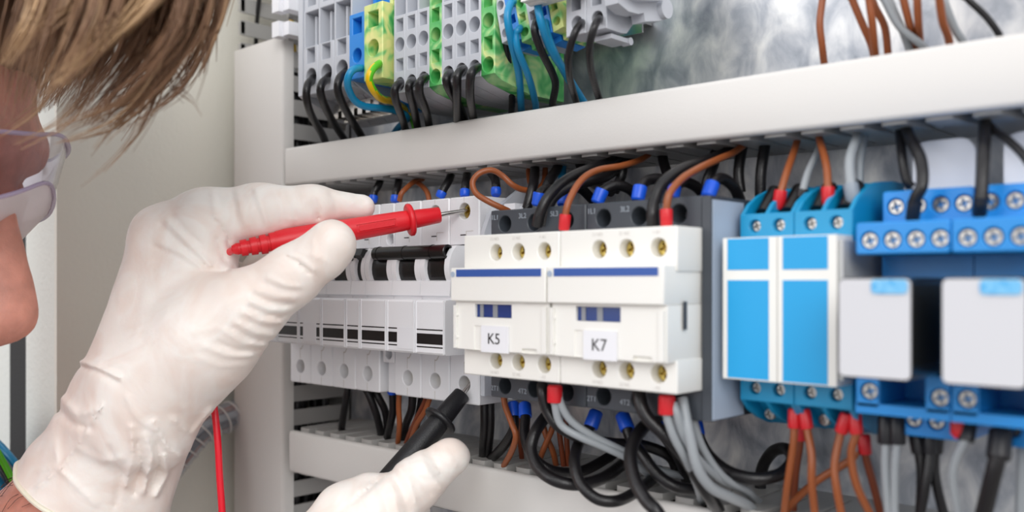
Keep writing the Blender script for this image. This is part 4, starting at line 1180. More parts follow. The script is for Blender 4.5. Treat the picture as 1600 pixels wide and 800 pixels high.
def segdist(x, y, line):
    best = np.full(x.shape, 1e9)
    for (x0, y0), (x1, y1) in zip(line[:-1], line[1:]):
        dx, dy = x1 - x0, y1 - y0; L = dx * dx + dy * dy + 1e-9
        t = np.clip(((x - x0) * dx + (y - y0) * dy) / L, 0, 1)
        best = np.minimum(best, np.hypot(x - x0 - t * dx, y - y0 - t * dy))
    return best

def wav(p, scale, seed):
    r = np.random.RandomState(seed); o = np.zeros(len(p))
    for k in range(6):
        d = r.normal(size=3); d /= np.linalg.norm(d)
        o += np.sin(p @ d * (2 * np.pi / (scale * r.uniform(0.7, 1.5))) + r.uniform(0, 6.28))
    return o / 3.5

M_skin = mat('skin', '#c98a78', 0.5, bump=0.5, bscale=700, sss=0.3, var=0.14, vscale=140)
def glove_material():
    m = mat('latex_glove', '#f3e7df', 0.46, sss=0.12, sssr=(1, 0.6, 0.45), spec=0.35)
    nt = m.node_tree; b = nt.nodes['Principled BSDF']
    t = nt.nodes.new('ShaderNodeTexCoord')
    n1 = nt.nodes.new('ShaderNodeTexNoise'); n1.inputs['Scale'].default_value = 260; n1.inputs['Detail'].default_value = 6
    n2 = nt.nodes.new('ShaderNodeTexNoise'); n2.inputs['Scale'].default_value = 45; n2.inputs['Detail'].default_value = 3; n2.inputs['Distortion'].default_value = 1.2
    nt.links.new(t.outputs['Object'], n1.inputs['Vector']); nt.links.new(t.outputs['Object'], n2.inputs['Vector'])
    r = nt.nodes.new('ShaderNodeValToRGB')
    r.color_ramp.elements[0].position = 0.36; r.color_ramp.elements[0].color = lin('#f1e2d8')
    r.color_ramp.elements[1].position = 0.6; r.color_ramp.elements[1].color = lin('#f8f1ea')
    nt.links.new(n2.outputs[0], r.inputs[0]); nt.links.new(r.outputs[0], b.inputs['Base Color'])
    bp = nt.nodes.new('ShaderNodeBump'); bp.inputs['Strength'].default_value = 0.35; bp.inputs['Distance'].default_value = 0.0005
    ad = nt.nodes.new('ShaderNodeMath'); ad.operation = 'ADD'
    nt.links.new(n1.outputs[0], ad.inputs[0]); nt.links.new(n2.outputs[0], ad.inputs[1])
    nt.links.new(ad.outputs[0], bp.inputs['Height']); nt.links.new(bp.outputs[0], b.inputs['Normal'])
    return m
M_glove = glove_material()
M_glove.node_tree.nodes['Principled BSDF'].inputs['Subsurface Scale'].default_value = 0.002
M_bead = mat('glove_bead', '#f3ead6', 0.45, sss=0.2)

# ------------------------------------------------------------------ the red and the black test probe
def probe(name, tip, rear, label, cat, mt, body_r, L, needle, needle_r, ring_at, panel, mring):
    a = Vector(tip); d = (Vector(rear) - a).normalized()
    t = thing(name, tuple(a), label, cat, 'test probes')
    m = MB(); m.lathe(a, a + d, [(0, 0.15), (1.2, needle_r * 0.8), (2.2, needle_r), (needle + 2, needle_r)], 16)
    m.build('needle', M_steel, t)
    s = needle
    pr = [(s, body_r * 0.5), (s, body_r * 0.64), (s + 0.4, body_r * 0.69), (s + ring_at, body_r * 0.82)]
    pr += [(s + ring_at + 1, body_r * 0.84), (s + ring_at + 4, body_r * 0.88), (s + 30, body_r * 0.93), (s + 45, body_r), (s + 62, body_r), (s + 66, body_r * 0.9)]
    q = s + 66
    for k in range(4):
        pr += [(q, body_r * (0.86 - 0.06 * k)), (q + 2.4, body_r * (0.84 - 0.06 * k)), (q + 2.5, body_r * (0.66 - 0.06 * k)), (q + 3.6, body_r * (0.66 - 0.06 * k))]
        q += 3.7
    pr += [(q, body_r * 0.5), (q + 2, body_r * 0.32)]
    m = MB(); m.lathe(a, a + d, pr, 32)
    m.build('handle', mt, t, angle=40)
    m = MB()
    rr = body_r * 1.40
    m.lathe(a + d * (s + ring_at - 1.1), a + d * (s + ring_at + 2), [(0, rr * 0.62), (0.0, rr * 0.92), (0.5, rr), (1.7, rr), (2.2, rr * 0.92), (2.2, rr * 0.6)], 32)
    m.build('finger_guard', mring, t, angle=50)
    if panel:
        # thin raised frame on the side facing the viewer
        m = MB()
        view = (a + d * (s + 26)).normalized(); side = d.cross(view).normalized(); out = (-view - d * (-view).dot(d)).normalized()
        def pt(u, v, h):
            ang = v / body_r
            return a + d * u + (out * math.cos(ang) + side * math.sin(ang)) * (body_r * (0.875 + (u - s) / 420.0) + h)
        for (u0, u1, v0, v1) in ((s + 19, s + 35, 1.5, 1.8), (s + 19, s + 35, -1.8, -1.5), (s + 19, s + 19.4, -1.8, 1.8), (s + 34.6, s + 35, -1.8, 1.8), (s + 19.9, s + 34.1, -1.1, 1.1)):
            vs = []; n = 6
            for i in range(n + 1):
                u = u0 + (u1 - u0) * i / n
                vs += [tuple(pt(u, v0, -0.6)), tuple(pt(u, v0, 0.28)), tuple(pt(u, v1, 0.28)), tuple(pt(u, v1, -0.6))]
            fs = []
            for i in range(n):
                for e in range(3):
                    fs.append((4 * i + e, 4 * i + 4 + e, 4 * i + 5 + e, 4 * i + 1 + e))
            fs += [(0, 1, 2, 3), (4 * n, 4 * n + 3, 4 * n + 2, 4 * n + 1)]
            m.add(vs, fs)
        m.build('grip_panel', mt, t)
    return t, a + d * (q + 1)

tipR = (-273.9, 267.4, 29.6)
rearR = Pd(352, 392, 352)
pr_t, rear = probe('test_probe', tipR, rearR, 'red test probe pressed on a breaker screw, held by the upper glove', 'test probe', M_red, 4.7, 90, 12.5, 0.95, 12.5, True, M_red)
m = MB()
m.tube([tuple(rear), Pd(342, 404, 362), Pd(333, 425, 368), Pd(326, 470, 374), Pd(325, 540, 376), Pd(331, 610, 374), Pd(337, 655, 372), Pd(341, 700, 371), Pd(343, 740, 371), Pd(347, 800, 371), Pd(352, 900, 372), Pd(340, 1150, 374), Pd(300, 1500, 380)], 1.42, n=14)
m.build('lead', M_wred, pr_t, angle=60)
tipB = (-271.8, 269.5, -39.8)
rearB = Pd(560, 810, 352)
pb_t, rearb = probe('test_probe', tipB, rearB, 'black test probe pushed into the lower hole of the breaker, held from below', 'test probe', M_blackm, 5.2, 90, 9.0, 0.95, 14.5, False, M_blackm)
m = MB(); m.tube([tuple(rearb), Pd(430, 960, 330), Pd(380, 1100, 320)], 1.42, n=10)
m.build('lead', M_wblack, pb_t, angle=60)

# ------------------------------------------------------------------ the person
person = thing('person', (-560, -80, -640), 'person with brown-blond fringe, clear goggles and white latex gloves leaning in with two probes', 'person')

# glove on the upper hand
def A(px, py, d): return np.array(Pd(px, py, d))
lo = np.array([-470, 40, -130.0]); hi = np.array([-270, 300, 60.0])
pts_all = [A(0, 800, 360), A(250, 280, 330), A(600, 300, 400), A(600, 700, 330), A(0, 650, 400), A(250, 860, 330), A(100, 860, 400)]
lo = np.min(pts_all, 0) - 8; hi = np.max(pts_all, 0) + 12
F1 = Field(lo, hi, 0.95)
def C(a, b, ra, rb, k=5.0, F=F1, mode='add'): F.cone(A(*a), A(*b), ra, rb, k, mode)
# metacarpal block (back of the hand to the thumb side)
C((178, 650, 366), (262, 372, 364), 17.5, 11.5, 6)
C((215, 660, 360), (300, 400, 358), 20, 9.5, 10)
C((225, 640, 366), (330, 430, 362), 20, 9.0, 12)
C((175, 640, 384), (250, 385, 384), 15, 12, 10)
C((185, 660, 400), (245, 400, 404), 14, 11.5, 10)
C((200, 680, 412), (245, 420, 422), 13, 10.5, 10)
C((225, 600, 356), (325, 525, 350), 19, 15.5, 9)
C((248, 600, 358), (340, 512, 352), 17, 14.5, 9)
C((300, 560, 358), (352, 480, 354), 17, 11.5, 12)
# index finger
C((255, 372, 364), (322, 350, 363), 12.5, 13.2, 7)
C((322, 350, 363), (405, 332, 364), 13.4, 10.9, 5)
C((405, 332, 364), (490, 323, 369), 10.9, 8.4, 4)
C((490, 322, 369), (566, 324, 377), 7.6, 5.2, 4)
C((325, 372, 360), (345, 395, 361), 8.5, 5.5, 6)
# thumb
C((330, 530, 350), (385, 482, 346), 17.5, 13.6, 8)
C((385, 482, 346), (455, 432, 343), 13.6, 10.6, 5)
C((455, 432, 343), (515, 385, 342), 10.8, 8.9, 4)
C((505, 400, 341), (520, 380, 341), 8.8, 8.3, 3)
# middle, ring and little finger folded behind the probe
for (a, b, c, e, r) in (((250, 385, 384), (345, 362, 398), (430, 395, 396), (400, 430, 382), 9.4), ((245, 400, 404), (330, 400, 420), (400, 440, 414), (365, 465, 398), 9.2), ((245, 425, 422), (310, 440, 436), (365, 475, 428), (335, 500, 412), 8.2)):
    C(a, b, r + 2, r, 5); C(b, c, r, r - 0.8, 3); C(c, e, r - 0.8, r - 2.0, 3)
# wrist and loose cuff
C((222, 630, 376), (186, 700, 376), 22, 23, 8)
C((200, 640, 372), (168, 735, 374), 21.5, 23.5, 8)
C((168, 722, 374), (120, 795, 374), 26.5, 28.5, 6)
C((222, 700, 370), (196, 790, 372), 13, 16, 8)
C((238, 690, 364), (273, 711, 362), 7, 1.5, 6)
wr = {'lines': [
    # (line in px, width px, height mm): grooves negative, ridges positive
    ([(338, 346), (346, 356), (357, 372), (358, 388)], 3.0, -1.5), ([(492, 312), (499, 326), (497, 342)], 3.0, -1.3), ([(488, 322), (495, 336)], 4, -0.6),
    ([(338, 372), (344, 392), (352, 408)], 4, -0.8), ([(332, 298), (336, 330), (341, 352)], 4, 0.7),
    ([(372, 300), (378, 330), (384, 352)], 3.5, 0.55), ([(362, 300), (368, 325), (372, 350)], 3, -0.5), ([(400, 296), (412, 330), (420, 352)], 3.5, 0.6),
    ([(392, 300), (402, 330), (409, 352)], 3, -0.45), ([(440, 296), (452, 320), (458, 345)], 3.5, 0.55), ([(428, 296), (438, 320), (446, 350)], 3, -0.45), ([(470, 296), (478, 318)], 3.5, 0.5), ([(530, 306), (552, 318)], 3, 0.45), ([(516, 300), (524, 318), (526, 332)], 3, -0.45), ([(555, 305), (572, 318)], 3, -0.4),
    ([(252, 352), (280, 378), (318, 412)], 3.0, -0.7), ([(258, 344), (288, 372), (330, 416)], 3.0, 0.7), ([(240, 385), (276, 400), (312, 424)], 3.0, -0.5), ([(246, 378), (285, 396), (322, 421)], 3, 0.5),
    ([(270, 335), (292, 362), (312, 380)], 3, -0.6), ([(322, 421), (332, 423), (350, 424)], 5, -1.0),
    ([(448, 402), (466, 410), (486, 428)], 2.6, -1.1), ([(452, 398), (470, 405), (492, 424)], 3, 0.7), ([(488, 372), (492, 400), (489, 428)], 3, 0.45), ([(462, 392), (500, 402), (512, 410)], 3, 0.4),
    ([(418, 432), (446, 446), (470, 448)], 3, 0.6), ([(410, 440), (438, 452), (466, 455)], 2.6, -0.6), ([(400, 452), (432, 464), (462, 466)], 3, 0.6), ([(398, 462), (426, 473), (456, 476)], 2.6, -0.7),
    ([(390, 470), (420, 484), (448, 486)], 3, 0.8), ([(388, 480), (416, 492), (442, 496)], 2.6, -0.8), ([(382, 488), (410, 502), (440, 504)], 3, 0.8), ([(378, 498), (406, 510), (432, 514)], 2.6, -0.7),
    ([(368, 504), (400, 520), (428, 524)], 3, 0.7), ([(362, 512), (395, 530), (420, 533)], 2.6, -0.8), ([(352, 520), (385, 538), (415, 540)], 3, 0.7), ([(340, 535), (372, 548), (405, 545)], 3.4, -1.0), ([(318, 540), (355, 556), (395, 556)], 3, 0.7),
    ([(300, 520), (340, 512), (380, 520)], 4, 0.35), ([(310, 560), (345, 572), (385, 570)], 4, 0.4),
    # cuff: folds, seam line and puckers
    ([(126, 565), (150, 572), (186, 590)], 3.6, 1.3), ([(128, 574), (155, 582), (184, 598)], 3.2, -0.8), ([(138, 560), (172, 566), (196, 572)], 3, 0.5),
    ([(160, 632), (132, 680), (92, 734), (56, 762)], 2.4, 1.0), ([(94, 620), (120, 648), (150, 640)], 6, 1.0), ([(90, 640), (116, 664), (142, 668)], 5, -1.0), ([(85, 690), (92, 728), (58, 735)], 3, 0.7),
    ([(92, 734), (120, 760), (150, 788)], 3, 0.8), ([(205, 668), (208, 710), (196, 760)], 3.5, 1.1), ([(214, 690), (222, 724), (210, 770)], 4, -1.2), ([(228, 680), (238, 716), (224, 770)], 4, 1.3), ([(240, 660), (262, 700), (282, 712)], 4, 1.5), ([(246, 692), (250, 720), (236, 760)], 4, -1.3), ([(270, 655), (300, 678), (330, 640)], 4, 0.9), ([(256, 712), (262, 740), (244, 775)], 3.5, 1.2), ([(198, 620), (212, 650), (240, 672)], 4, 0.7), ([(170, 700), (190, 740), (180, 790)], 4, -0.7), ([(120, 700), (160, 720), (190, 716)], 5, 0.5)]}
def disp_upper(p):
    px, py, d = topx(p)
    near = 1 / (1 + np.exp((d - 378) / 4.0))
    o = -0.10 * wav(p, 9, 3)
    cuff = np.clip((py - 600) / 90, 0, 1)
    w = wav(p, 24, 11); o -= cuff * 0.6 * w
    o -= cuff * 1.1 * (0.5 - np.abs(wav(p, 30, 5)))
    for line, wd, h in wr['lines']:
        dd = segdist(px, py, line)
        o -= 1.25 * h * np.exp(-(dd / wd) ** 2) * near
    return o
F1.displace(disp_upper, 5.0)
# open end of the cuff: cut by a plane and hollowed for the wrist
ax_a, ax_b = A(118, 782, 374), A(205, 655, 374)
axd = (ax_b - ax_a) / np.linalg.norm(ax_b - ax_a)
nrm = axd * 0.985 + np.array([0, 0, 0.17]); nrm /= np.linalg.norm(nrm)
cut = A(96, 776, 364)
idx = np.indices(F1.f.shape)
pl = sum((F1.lo[i] + F1.h * idx[i] - cut[i]) * nrm[i] for i in range(3))
del idx
inner = Field(lo, hi, 0.95)
inner.cone(A(160, 735, 374), A(90, 850, 374), 23.0, 25.0, 0)
sub = np.maximum(inner.f, pl - 22)
F1.f = np.maximum(F1.f, -pl).astype(np.float32)
F1.f = np.maximum(F1.f, -sub).astype(np.float32)
v, q = F1.mesh()
g1 = organic('glove', v, q, M_glove, person, 2)
g1['label'] = 'white latex glove on the hand with the red probe'
# rolled bead around the cuff opening
ctr = []

sel = v[np.abs((v - cut) @ nrm) < 1.0]
cc = sel.mean(0)
e1 = np.cross(nrm, [0, 0, 1.0]); e1 /= np.linalg.norm(e1); e2 = np.cross(nrm, e1)
rim = []
for k in range(36):
    an = 2 * math.pi * k / 36; dr = e1 * math.cos(an) + e2 * math.sin(an)
    rel = sel - cc; along = rel @ dr; perp = np.linalg.norm(rel - np.outer(along, dr), axis=1)
    mk = (along > 5) & (perp < 4)
    rad = along[mk].max() if mk.any() else 27
    rim.append(tuple(cc + dr * (rad - 0.2) + nrm * 0.6))
m = MB(); m.tube(rim + [rim[0]], 1.0, n=8, per=3); m.build('cuff_bead', M_bead, g1)

# glove on the lower hand: one long finger up front, knuckles and thumb beyond the lower edge
pts_all = [A(740, 680, 330), A(740, 760, 380), A(300, 1000, 300), A(300, 1150, 400), A(480, 720, 390), A(760, 900, 320)]
lo2 = np.min(pts_all, 0) - 14; hi2 = np.max(pts_all, 0) + 14
F2 = Field(lo2, hi2, 1.0)
def D(a, b, ra, rb, k=5.0): F2.cone(A(*a), A(*b), ra, rb, k)
D((703, 714, 356), (655, 752, 352), 7.6, 9.3, 3)
D((655, 752, 352), (600, 800, 348), 9.3, 11.0, 4)
D((600, 800, 348), (520, 870, 342), 11.2, 13.0, 5)
D((520, 870, 342), (440, 950, 336), 13.5, 15, 6)
D((578, 772, 356), (540, 800, 352), 8.6, 10.5, 6)
D((540, 806, 352), (450, 892, 348), 10.0, 12.5, 6)
D((450, 880, 348), (400, 980, 340), 14, 15, 8)
D((560, 850, 372), (470, 900, 362), 8.6, 10.5, 5)
D((470, 900, 362), (400, 990, 350), 10.5, 14, 8)
D((640, 800, 374), (600, 880, 374), 8.4, 10.5, 4)
D((600, 880, 374), (500, 980, 352), 10.5, 15, 8)
D((590, 900, 385), (500, 960, 375), 8.2, 9.5, 4)
D((500, 960, 375), (410, 1020, 355), 9.5, 13, 8)
D((430, 960, 345), (350, 1090, 335), 22, 24, 12)
D((480, 980, 345), (380, 1100, 335), 18, 22, 12)
wr2 = [([(655, 705), (664, 730), (690, 765)], 4, 0.6), ([(668, 700), (684, 728), (700, 748)], 3.5, -0.6), ([(690, 690), (700, 712), (712, 728)], 4, 0.5), ([(640, 712), (650, 740), (672, 772)], 3.5, -0.6),
       ([(622, 728), (640, 755), (652, 795)], 3.5, 0.7), ([(612, 736), (628, 765), (638, 800)], 3, -0.7), ([(600, 742), (616, 770), (622, 805)], 3.5, 0.6), ([(588, 750), (602, 780), (606, 815)], 3, -0.5), ([(576, 760), (588, 790), (590, 820)], 3.5, 0.5),
       ([(645, 745), (668, 752), (690, 742)], 3, -0.4), ([(560, 772), (572, 800), (574, 830)], 3, -0.5), ([(600, 745), (570, 770), (530, 800)], 3, -0.5), ([(606, 722), (590, 742), (575, 765)], 3, -0.4)]
def disp_lower(p):
    px, py, d = topx(p)
    o = -0.12 * wav(p, 9, 8) - 0.35 * wav(p, 26, 21)
    for line, wd, h in wr2:
        o -= 1.7 * h * np.exp(-(segdist(px, py, line) / wd) ** 2) / (1 + np.exp((d - 352) / 3.0))
    return o
F2.displace(disp_lower, 4.5)
v, q = F2.mesh()
g2 = organic('glove', v, q, M_glove, person, 2)
g2['label'] = 'white latex glove on the hand with the black probe'

# head, neck, torso and arms as one body
ang = math.radians(15); beta = math.radians(8)
rt = np.array([cT, sT, 0.0]); fw = np.array([-sT, cT, 0.0]); up = np.array([0, 0, 1.0])
f0 = rt * math.cos(beta) + fw * math.sin(beta)          # where the face looks, level
lat = np.cross(up, f0)                                    # the person's left, away from the viewer
hf = f0 * math.cos(ang) - up * math.sin(ang); hu = up * math.cos(ang) + f0 * math.sin(ang)
nose_tip = A(60, 512, 340)
H0 = nose_tip - hf * 110 + hu * 32
def H(x, y, z): return H0 + hf * x + lat * y + hu * z
Mh = np.array([hf, lat, hu])
sh = H0 - up * 205 - f0 * 40
blo = np.min([A(-30, 790, 395), H0 - 130, sh - f0 * 150 - up * 420 - np.abs(lat) * 230, sh + lat * 230, sh - lat * 230 - up * 420, A(-330, 1120, 420), A(-300, 1500, 300), A(350, 1090, 335)], 0) - 40
bhi = np.max([A(180, 690, 350), H0 + 140, sh + lat * 240, sh - lat * 240, sh + f0 * 140, A(380, 1090, 335)], 0) + 40
B = Field(blo, bhi, 2.6)
B.ellip(H(-8, 0, 32), (94, 75, 86), Mh, 6)
B.ellip(H(28, 0, -38), (58, 56, 68), Mh, 16)
B.cone(H(78, -26, 30), H(78, 26, 30), 10, 10, 10)
B.cone(H(78, 0, 18), H(99, 0, -30), 6.5, 10.5, 9)
B.cone(H(92, -9, -37), H(92, 9, -37), 7.5, 7.5, 6)
B.ellip(H(84, -31, 8), (9, 15, 11), Mh, 7, 'sub'); B.ellip(H(84, 31, 8), (9, 15, 11), Mh, 7, 'sub')
B.ellip(H(70, -31, 8), (13, 13, 13), Mh, 2); B.ellip(H(70, 31, 8), (13, 13, 13), Mh, 2)
B.cone(H(60, -42, -24), H(60, 42, -24), 20, 20, 14)
B.cone(H(84, -17, -60), H(84, 17, -60), 5, 5, 5); B.cone(H(82, -15, -70), H(82, 15, -70), 6, 6, 5)
B.ellip(H(96, 0, -65), (10, 22, 1.2), Mh, 2, 'sub')
B.cone(H(72, 0, -92), H(60, 0, -96), 16, 20, 12)
for s in (-1, 1):
    B.ellip(H(-8, s * 76, -4), (17, 6, 30), Mh, 4)
B.cone(H(-30, 0, -60), sh + up * 60, 56, 58, 20)
B.cone(sh + lat * 150, sh - lat * 150, 58, 58, 30)
B.cone(sh + lat * 70 - up * 60, sh - up * 400 - f0 * 60 + lat * 60, 92, 100, 30)
B.cone(sh - lat * 70 - up * 60, sh - up * 400 - f0 * 60 - lat * 60, 92, 100, 30)
W1 = A(146, 752, 374); E1 = A(-250, 1010, 400); S1 = sh + lat * 165
W2 = A(372, 1085, 335); E2 = A(-150, 1500, 300); S2 = sh - lat * 165
B.cone(W1, A(30, 875, 376), 22.5, 24.5, 6); B.cone(A(30, 875, 376), E1, 24.5, 40, 8); B.cone(E1, S1, 42, 52, 14)
B.cone(W2, E2, 24, 40, 8); B.cone(E2, S2, 42, 52, 14)
B.displace(lambda p: -0.3 * wav(p, 22, 4), 8)
v, q = B.mesh()
organic('body', v, q, M_skin, person, 2)
T = Field(blo - 10, bhi + 10, 4.0)
for s in (1, -1):
    T.cone(sh + lat * 70 * s - up * 60, sh - up * 400 - f0 * 60 + lat * 60 * s, 98, 107, 30)
T.cone(sh + lat * 150, sh - lat * 150, 64, 64, 30)
T.cone(S1, E1 + (S1 - E1) * 0.35, 58, 52, 14); T.cone(S2, E2 + (S2 - E2) * 0.35, 58, 52, 14)
T.displace(lambda p: -1.6 * wav(p, 70, 9), 12)
v, q = T.mesh()
organic('shirt', v, q, mat('shirt_cotton', '#3d5578', 0.8, bump=0.4, bscale=1500), person, 2)

# hair: a cap of volume plus some two thousand tapered locks
def hair_material():
    m = mat('hair', '#6b4630', 0.42, spec=0.4)
    nt = m.node_tree; b = nt.nodes['Principled BSDF']
    a = nt.nodes.new('ShaderNodeAttribute'); a.attribute_name = 'tone'
    r = nt.nodes.new('ShaderNodeValToRGB'); el = r.color_ramp.elements
    el.new(0.5)
    for e, (pp, c) in zip(el, ((0.0, '#63442f'), (0.55, '#977256'), (1.0, '#cfab82'))):
        e.position = pp; e.color = lin(c)
    nt.links.new(a.outputs['Fac'], r.inputs[0]); nt.links.new(r.outputs[0], b.inputs['Base Color'])
    return m
M_hair = hair_material()
K = Field(np.min([H0 - 150], 0), np.max([H0 + 150], 0), 2.6)
K.ellip(H(-16, 0, 42), (100, 84, 90), Mh, 0)
K.ellip(H(66, 0, -10), (62, 110, 62), Mh, 14, 'sub')
K.ellip(H(-4, -100, -50), (40, 60, 52), Mh, 10, 'sub'); K.ellip(H(-4, 100, -50), (40, 60, 52), Mh, 10, 'sub')
K.displace(lambda p: -2.0 * np.abs(wav(p, 30, 2)), 10)
v, q = K.mesh()
rng = random.Random(7)
strand_v, strand_f, tone = [], [], []
def strand(pts, r0, tn):
    global strand_v
    path = spline(pts, 6); m_ = len(path); base = len(strand_v)
    for i, pnt in enumerate(path):
        t = (path[min(i + 1, m_ - 1)] - path[max(i - 1, 0)]).normalized()
        e1 = t.cross(Vector((0.2, 0.3, 0.93))).normalized(); e2 = t.cross(e1)
        rr = r0 * (1 - 0.85 * (i / (m_ - 1)) ** 2)
        for k in range(3):
            a_ = 2 * math.pi * k / 3
            strand_v.append(tuple(pnt + (e1 * math.cos(a_) + e2 * math.sin(a_)) * rr)); tone.append(tn)
    for i in range(m_ - 1):
        for k in range(3):
            strand_f.append((base + i * 3 + k, base + i * 3 + (k + 1) % 3, base + (i + 1) * 3 + (k + 1) % 3, base + (i + 1) * 3 + k))
def lock(P4, n, spread, r0, tn, dd=10, cut=(0.7, 1.0)):
    """P4: four (px, py, depth) control points"""
    for _ in range(n):
        jx = rng.gauss(0, spread); jy = rng.gauss(0, spread * 0.6); jd = rng.gauss(0, dd)
        w = rng.uniform(0.7, 1.35); end = rng.uniform(*cut)
        pts = []
        for i, (x, y, d) in enumerate(P4):
            fl = 1.0 - 0.25 * i / 3
            if i == 0:
                yy = max(-62, min(62, d - 300 + jd)) if d < 300 else max(-62, min(62, d - 335 + jd))
                rt_ = H(rng.uniform(10, 62), yy, 112 - 0.006 * yy * yy)
                pts.append(tuple(rt_))
                q1 = np.array(Pd(x * 0.55 - 20 + jx, -175 + jy, d + jd)); pts.append(tuple(0.75 * q1 + 0.25 * rt_))
            pts.append(Pd(x + jx * fl + rng.gauss(0, 3), y + jy * fl + rng.gauss(0, 3), d + jd))
        full = spline(pts, 6); keep = full[:max(5, int(len(full) * end))]
        strand([tuple(keep[int(j * (len(keep) - 1) / 8)]) for j in range(9)], r0 * w, min(1, max(0, tn + rng.gauss(0, 0.13))))
for k in range(104):
    a = (k % 74) / 73.0
    a = a ** 0.85
    x0 = 20 + 300 * a; dpt = rng.uniform(250, 335) if k < 74 else rng.uniform(335, 405)
    tn = rng.choice((0.1, 0.25, 0.35, 0.45, 0.6))
    P4 = [(x0 + rng.gauss(0, 14), -130, dpt + 10), (x0 + 22 + 14 * a, -40, dpt), (x0 - 5 + 10 * a, 60 + 20 * a, dpt - 4), (x0 * 0.60 - 10 + rng.gauss(0, 14), 165 + 40 * a + rng.gauss(0, 22), dpt)]
    if a > 0.93: P4[3] = (x0 - 16, 130, dpt)
    lock(P4, 20 if a < 0.8 else 9, 9, 0.55, tn, 7)
# pale streak from upper right to lower left, and the sweeping thin ends below
lock([(330, -120, 258), (255, -20, 256), (180, 55, 254), (70, 142, 258)], 90, 9, 0.55, 0.97, 4, (0.85, 1.0))
lock([(250, -120, 258), (210, -10, 256), (160, 55, 254), (90, 120, 258)], 50, 9, 0.5, 0.85, 4, (0.8, 1.0))
lock([(60, -120, 260), (70, -20, 256), (40, 50, 254), (2, 110, 258)], 45, 9, 0.5, 0.88, 4, (0.8, 1.0))
lock([(120, -120, 260), (112, -10, 256), (75, 40, 254), (20, 90, 258)], 40, 10, 0.5, 0.8, 4, (0.8, 1.0))
lock([(325, -100, 272), (312, -10, 272), (306, 20, 272), (300, 48, 272)], 22, 4, 0.45, 0.85, 4)
for (a_, b_, c_, e_, n, tn) in (((300, -60), (285, 80), (205, 160), (95, 228), 26, 0.3), ((290, -40), (270, 90), (180, 190), (60, 232), 26, 0.55), ((250, -40), (240, 110), (160, 175), (20, 222), 34, 0.6), ((330, -40), (300, 110), (235, 175), (140, 240), 20, 0.35),
                             ((260, 0), (250, 130), (200, 230), (120, 300), 9, 0.4), ((230, 0), (225, 140), (180, 200), (130, 262), 9, 0.5), ((300, 0), (318, 60), (322, 110), (305, 165), 6, 0.35), ((262, 80), (268, 130), (290, 152), (318, 182), 5, 0.4), ((160, 0), (150, 100), (110, 180), (10, 240), 24, 0.6), ((120, -20), (100, 90), (60, 170), (-30, 225), 26, 0.5)):
    lock([(a_[0], a_[1], 290), (b_[0], b_[1], 285), (c_[0], c_[1], 280), (e_[0], e_[1], 280)], n, 8, 0.42, tn, 10)
# locks over the crown and nape so the head is haired from every side
hc = H(-16, 0, 42)
for k in range(1700):
    th_ = rng.uniform(-math.pi, math.pi)
    front = abs(th_) < 0.95
    ph1 = math.radians(rng.uniform(42, 62) if front else rng.uniform(84, 112) if abs(th_) > 1.9 else rng.uniform(70, 86))
    ph0 = math.radians(rng.uniform(0, 45)) * (0.5 if front else 1)
    pts = []
    for j in range(6):
        ph = ph0 + (ph1 - ph0) * j / 5; tt = th_ + 0.12 * math.sin(j + k)
        rr_ = 1.015 + 0.02 * rng.random()
        pts.append(tuple(hc + hf * (100 * rr_ * math.sin(ph) * math.cos(tt)) + lat * (84 * rr_ * math.sin(ph) * math.sin(tt)) + hu * (90 * rr_ * math.cos(ph))))
    strand(pts, 1.3, rng.uniform(0.1, 0.7))
for k in range(0):
    an = rng.uniform(-1, 1)
    st = H(rng.uniform(-60, 30), 50 * an, 132 - 20 * abs(an))
    pts = [st, H(-70 + rng.gauss(0, 10), 78 * an, 95), H(-116, 80 * an, 20 + rng.gauss(0, 10)), H(-104, 66 * an, -50 + rng.gauss(0, 12))]
    for _ in range(5):
        strand([tuple(np.array(q_) + np.array([rng.gauss(0, 4) for _i in range(3)])) for q_ in pts], 1.0, rng.uniform(0.1, 0.6))
nb = len(v)
allv = np.concatenate([v, np.array(strand_v)]); 
off = np.array(person['_o'])
me = bpy.data.meshes.new('hair')
me.from_pydata(((allv - off) * SC).tolist(), [], q.tolist() + [tuple(i + nb for i in f) for f in strand_f])
me.polygons.foreach_set('use_smooth', [True] * len(me.polygons))
at = me.attributes.new('tone', 'FLOAT', 'POINT')
cap_t = np.clip(0.28 + 0.2 * wav(v, 14, 6), 0, 1)
at.data.foreach_set('value', np.concatenate([cap_t, np.array(tone)]).astype(np.float32))
me.materials.append(M_hair)
o = bpy.data.objects.new('hair', me); COL.objects.link(o); o.parent = person; tag(o, kind='stuff')

# eyes and brows behind the goggles
M_eye = mat('eye_white', '#e4ded8', 0.2); M_iris = mat('iris', '#3a2a1e', 0.15); M_brow = mat('eyebrow', '#4a3222', 0.6)
for s in (-1, 1):
    m = MB(); m.lathe(H(59, s * 30, 8), H(90, s * 30, 8), [(11.2 - 11.2 * math.cos(math.radians(q_)), max(0.05, 11.2 * math.sin(math.radians(q_)))) for q_ in range(0, 181, 12)], 20)
    e_ = m.build('eye', M_eye, person)
    m = MB(); m.lathe(H(80.4, s * 30, 7), H(90, s * 30, 7), [(0, 4.6), (0.8, 4.4), (1.1, 1.0)], 16); m.build('iris', M_iris, e_)
    m = MB(); m.tube([tuple(H(86, s * 12, 28)), tuple(H(85.5, s * 24, 31)), tuple(H(77, s * 36, 29))], 1.7, n=8); m.build('eyebrow', M_brow, person)

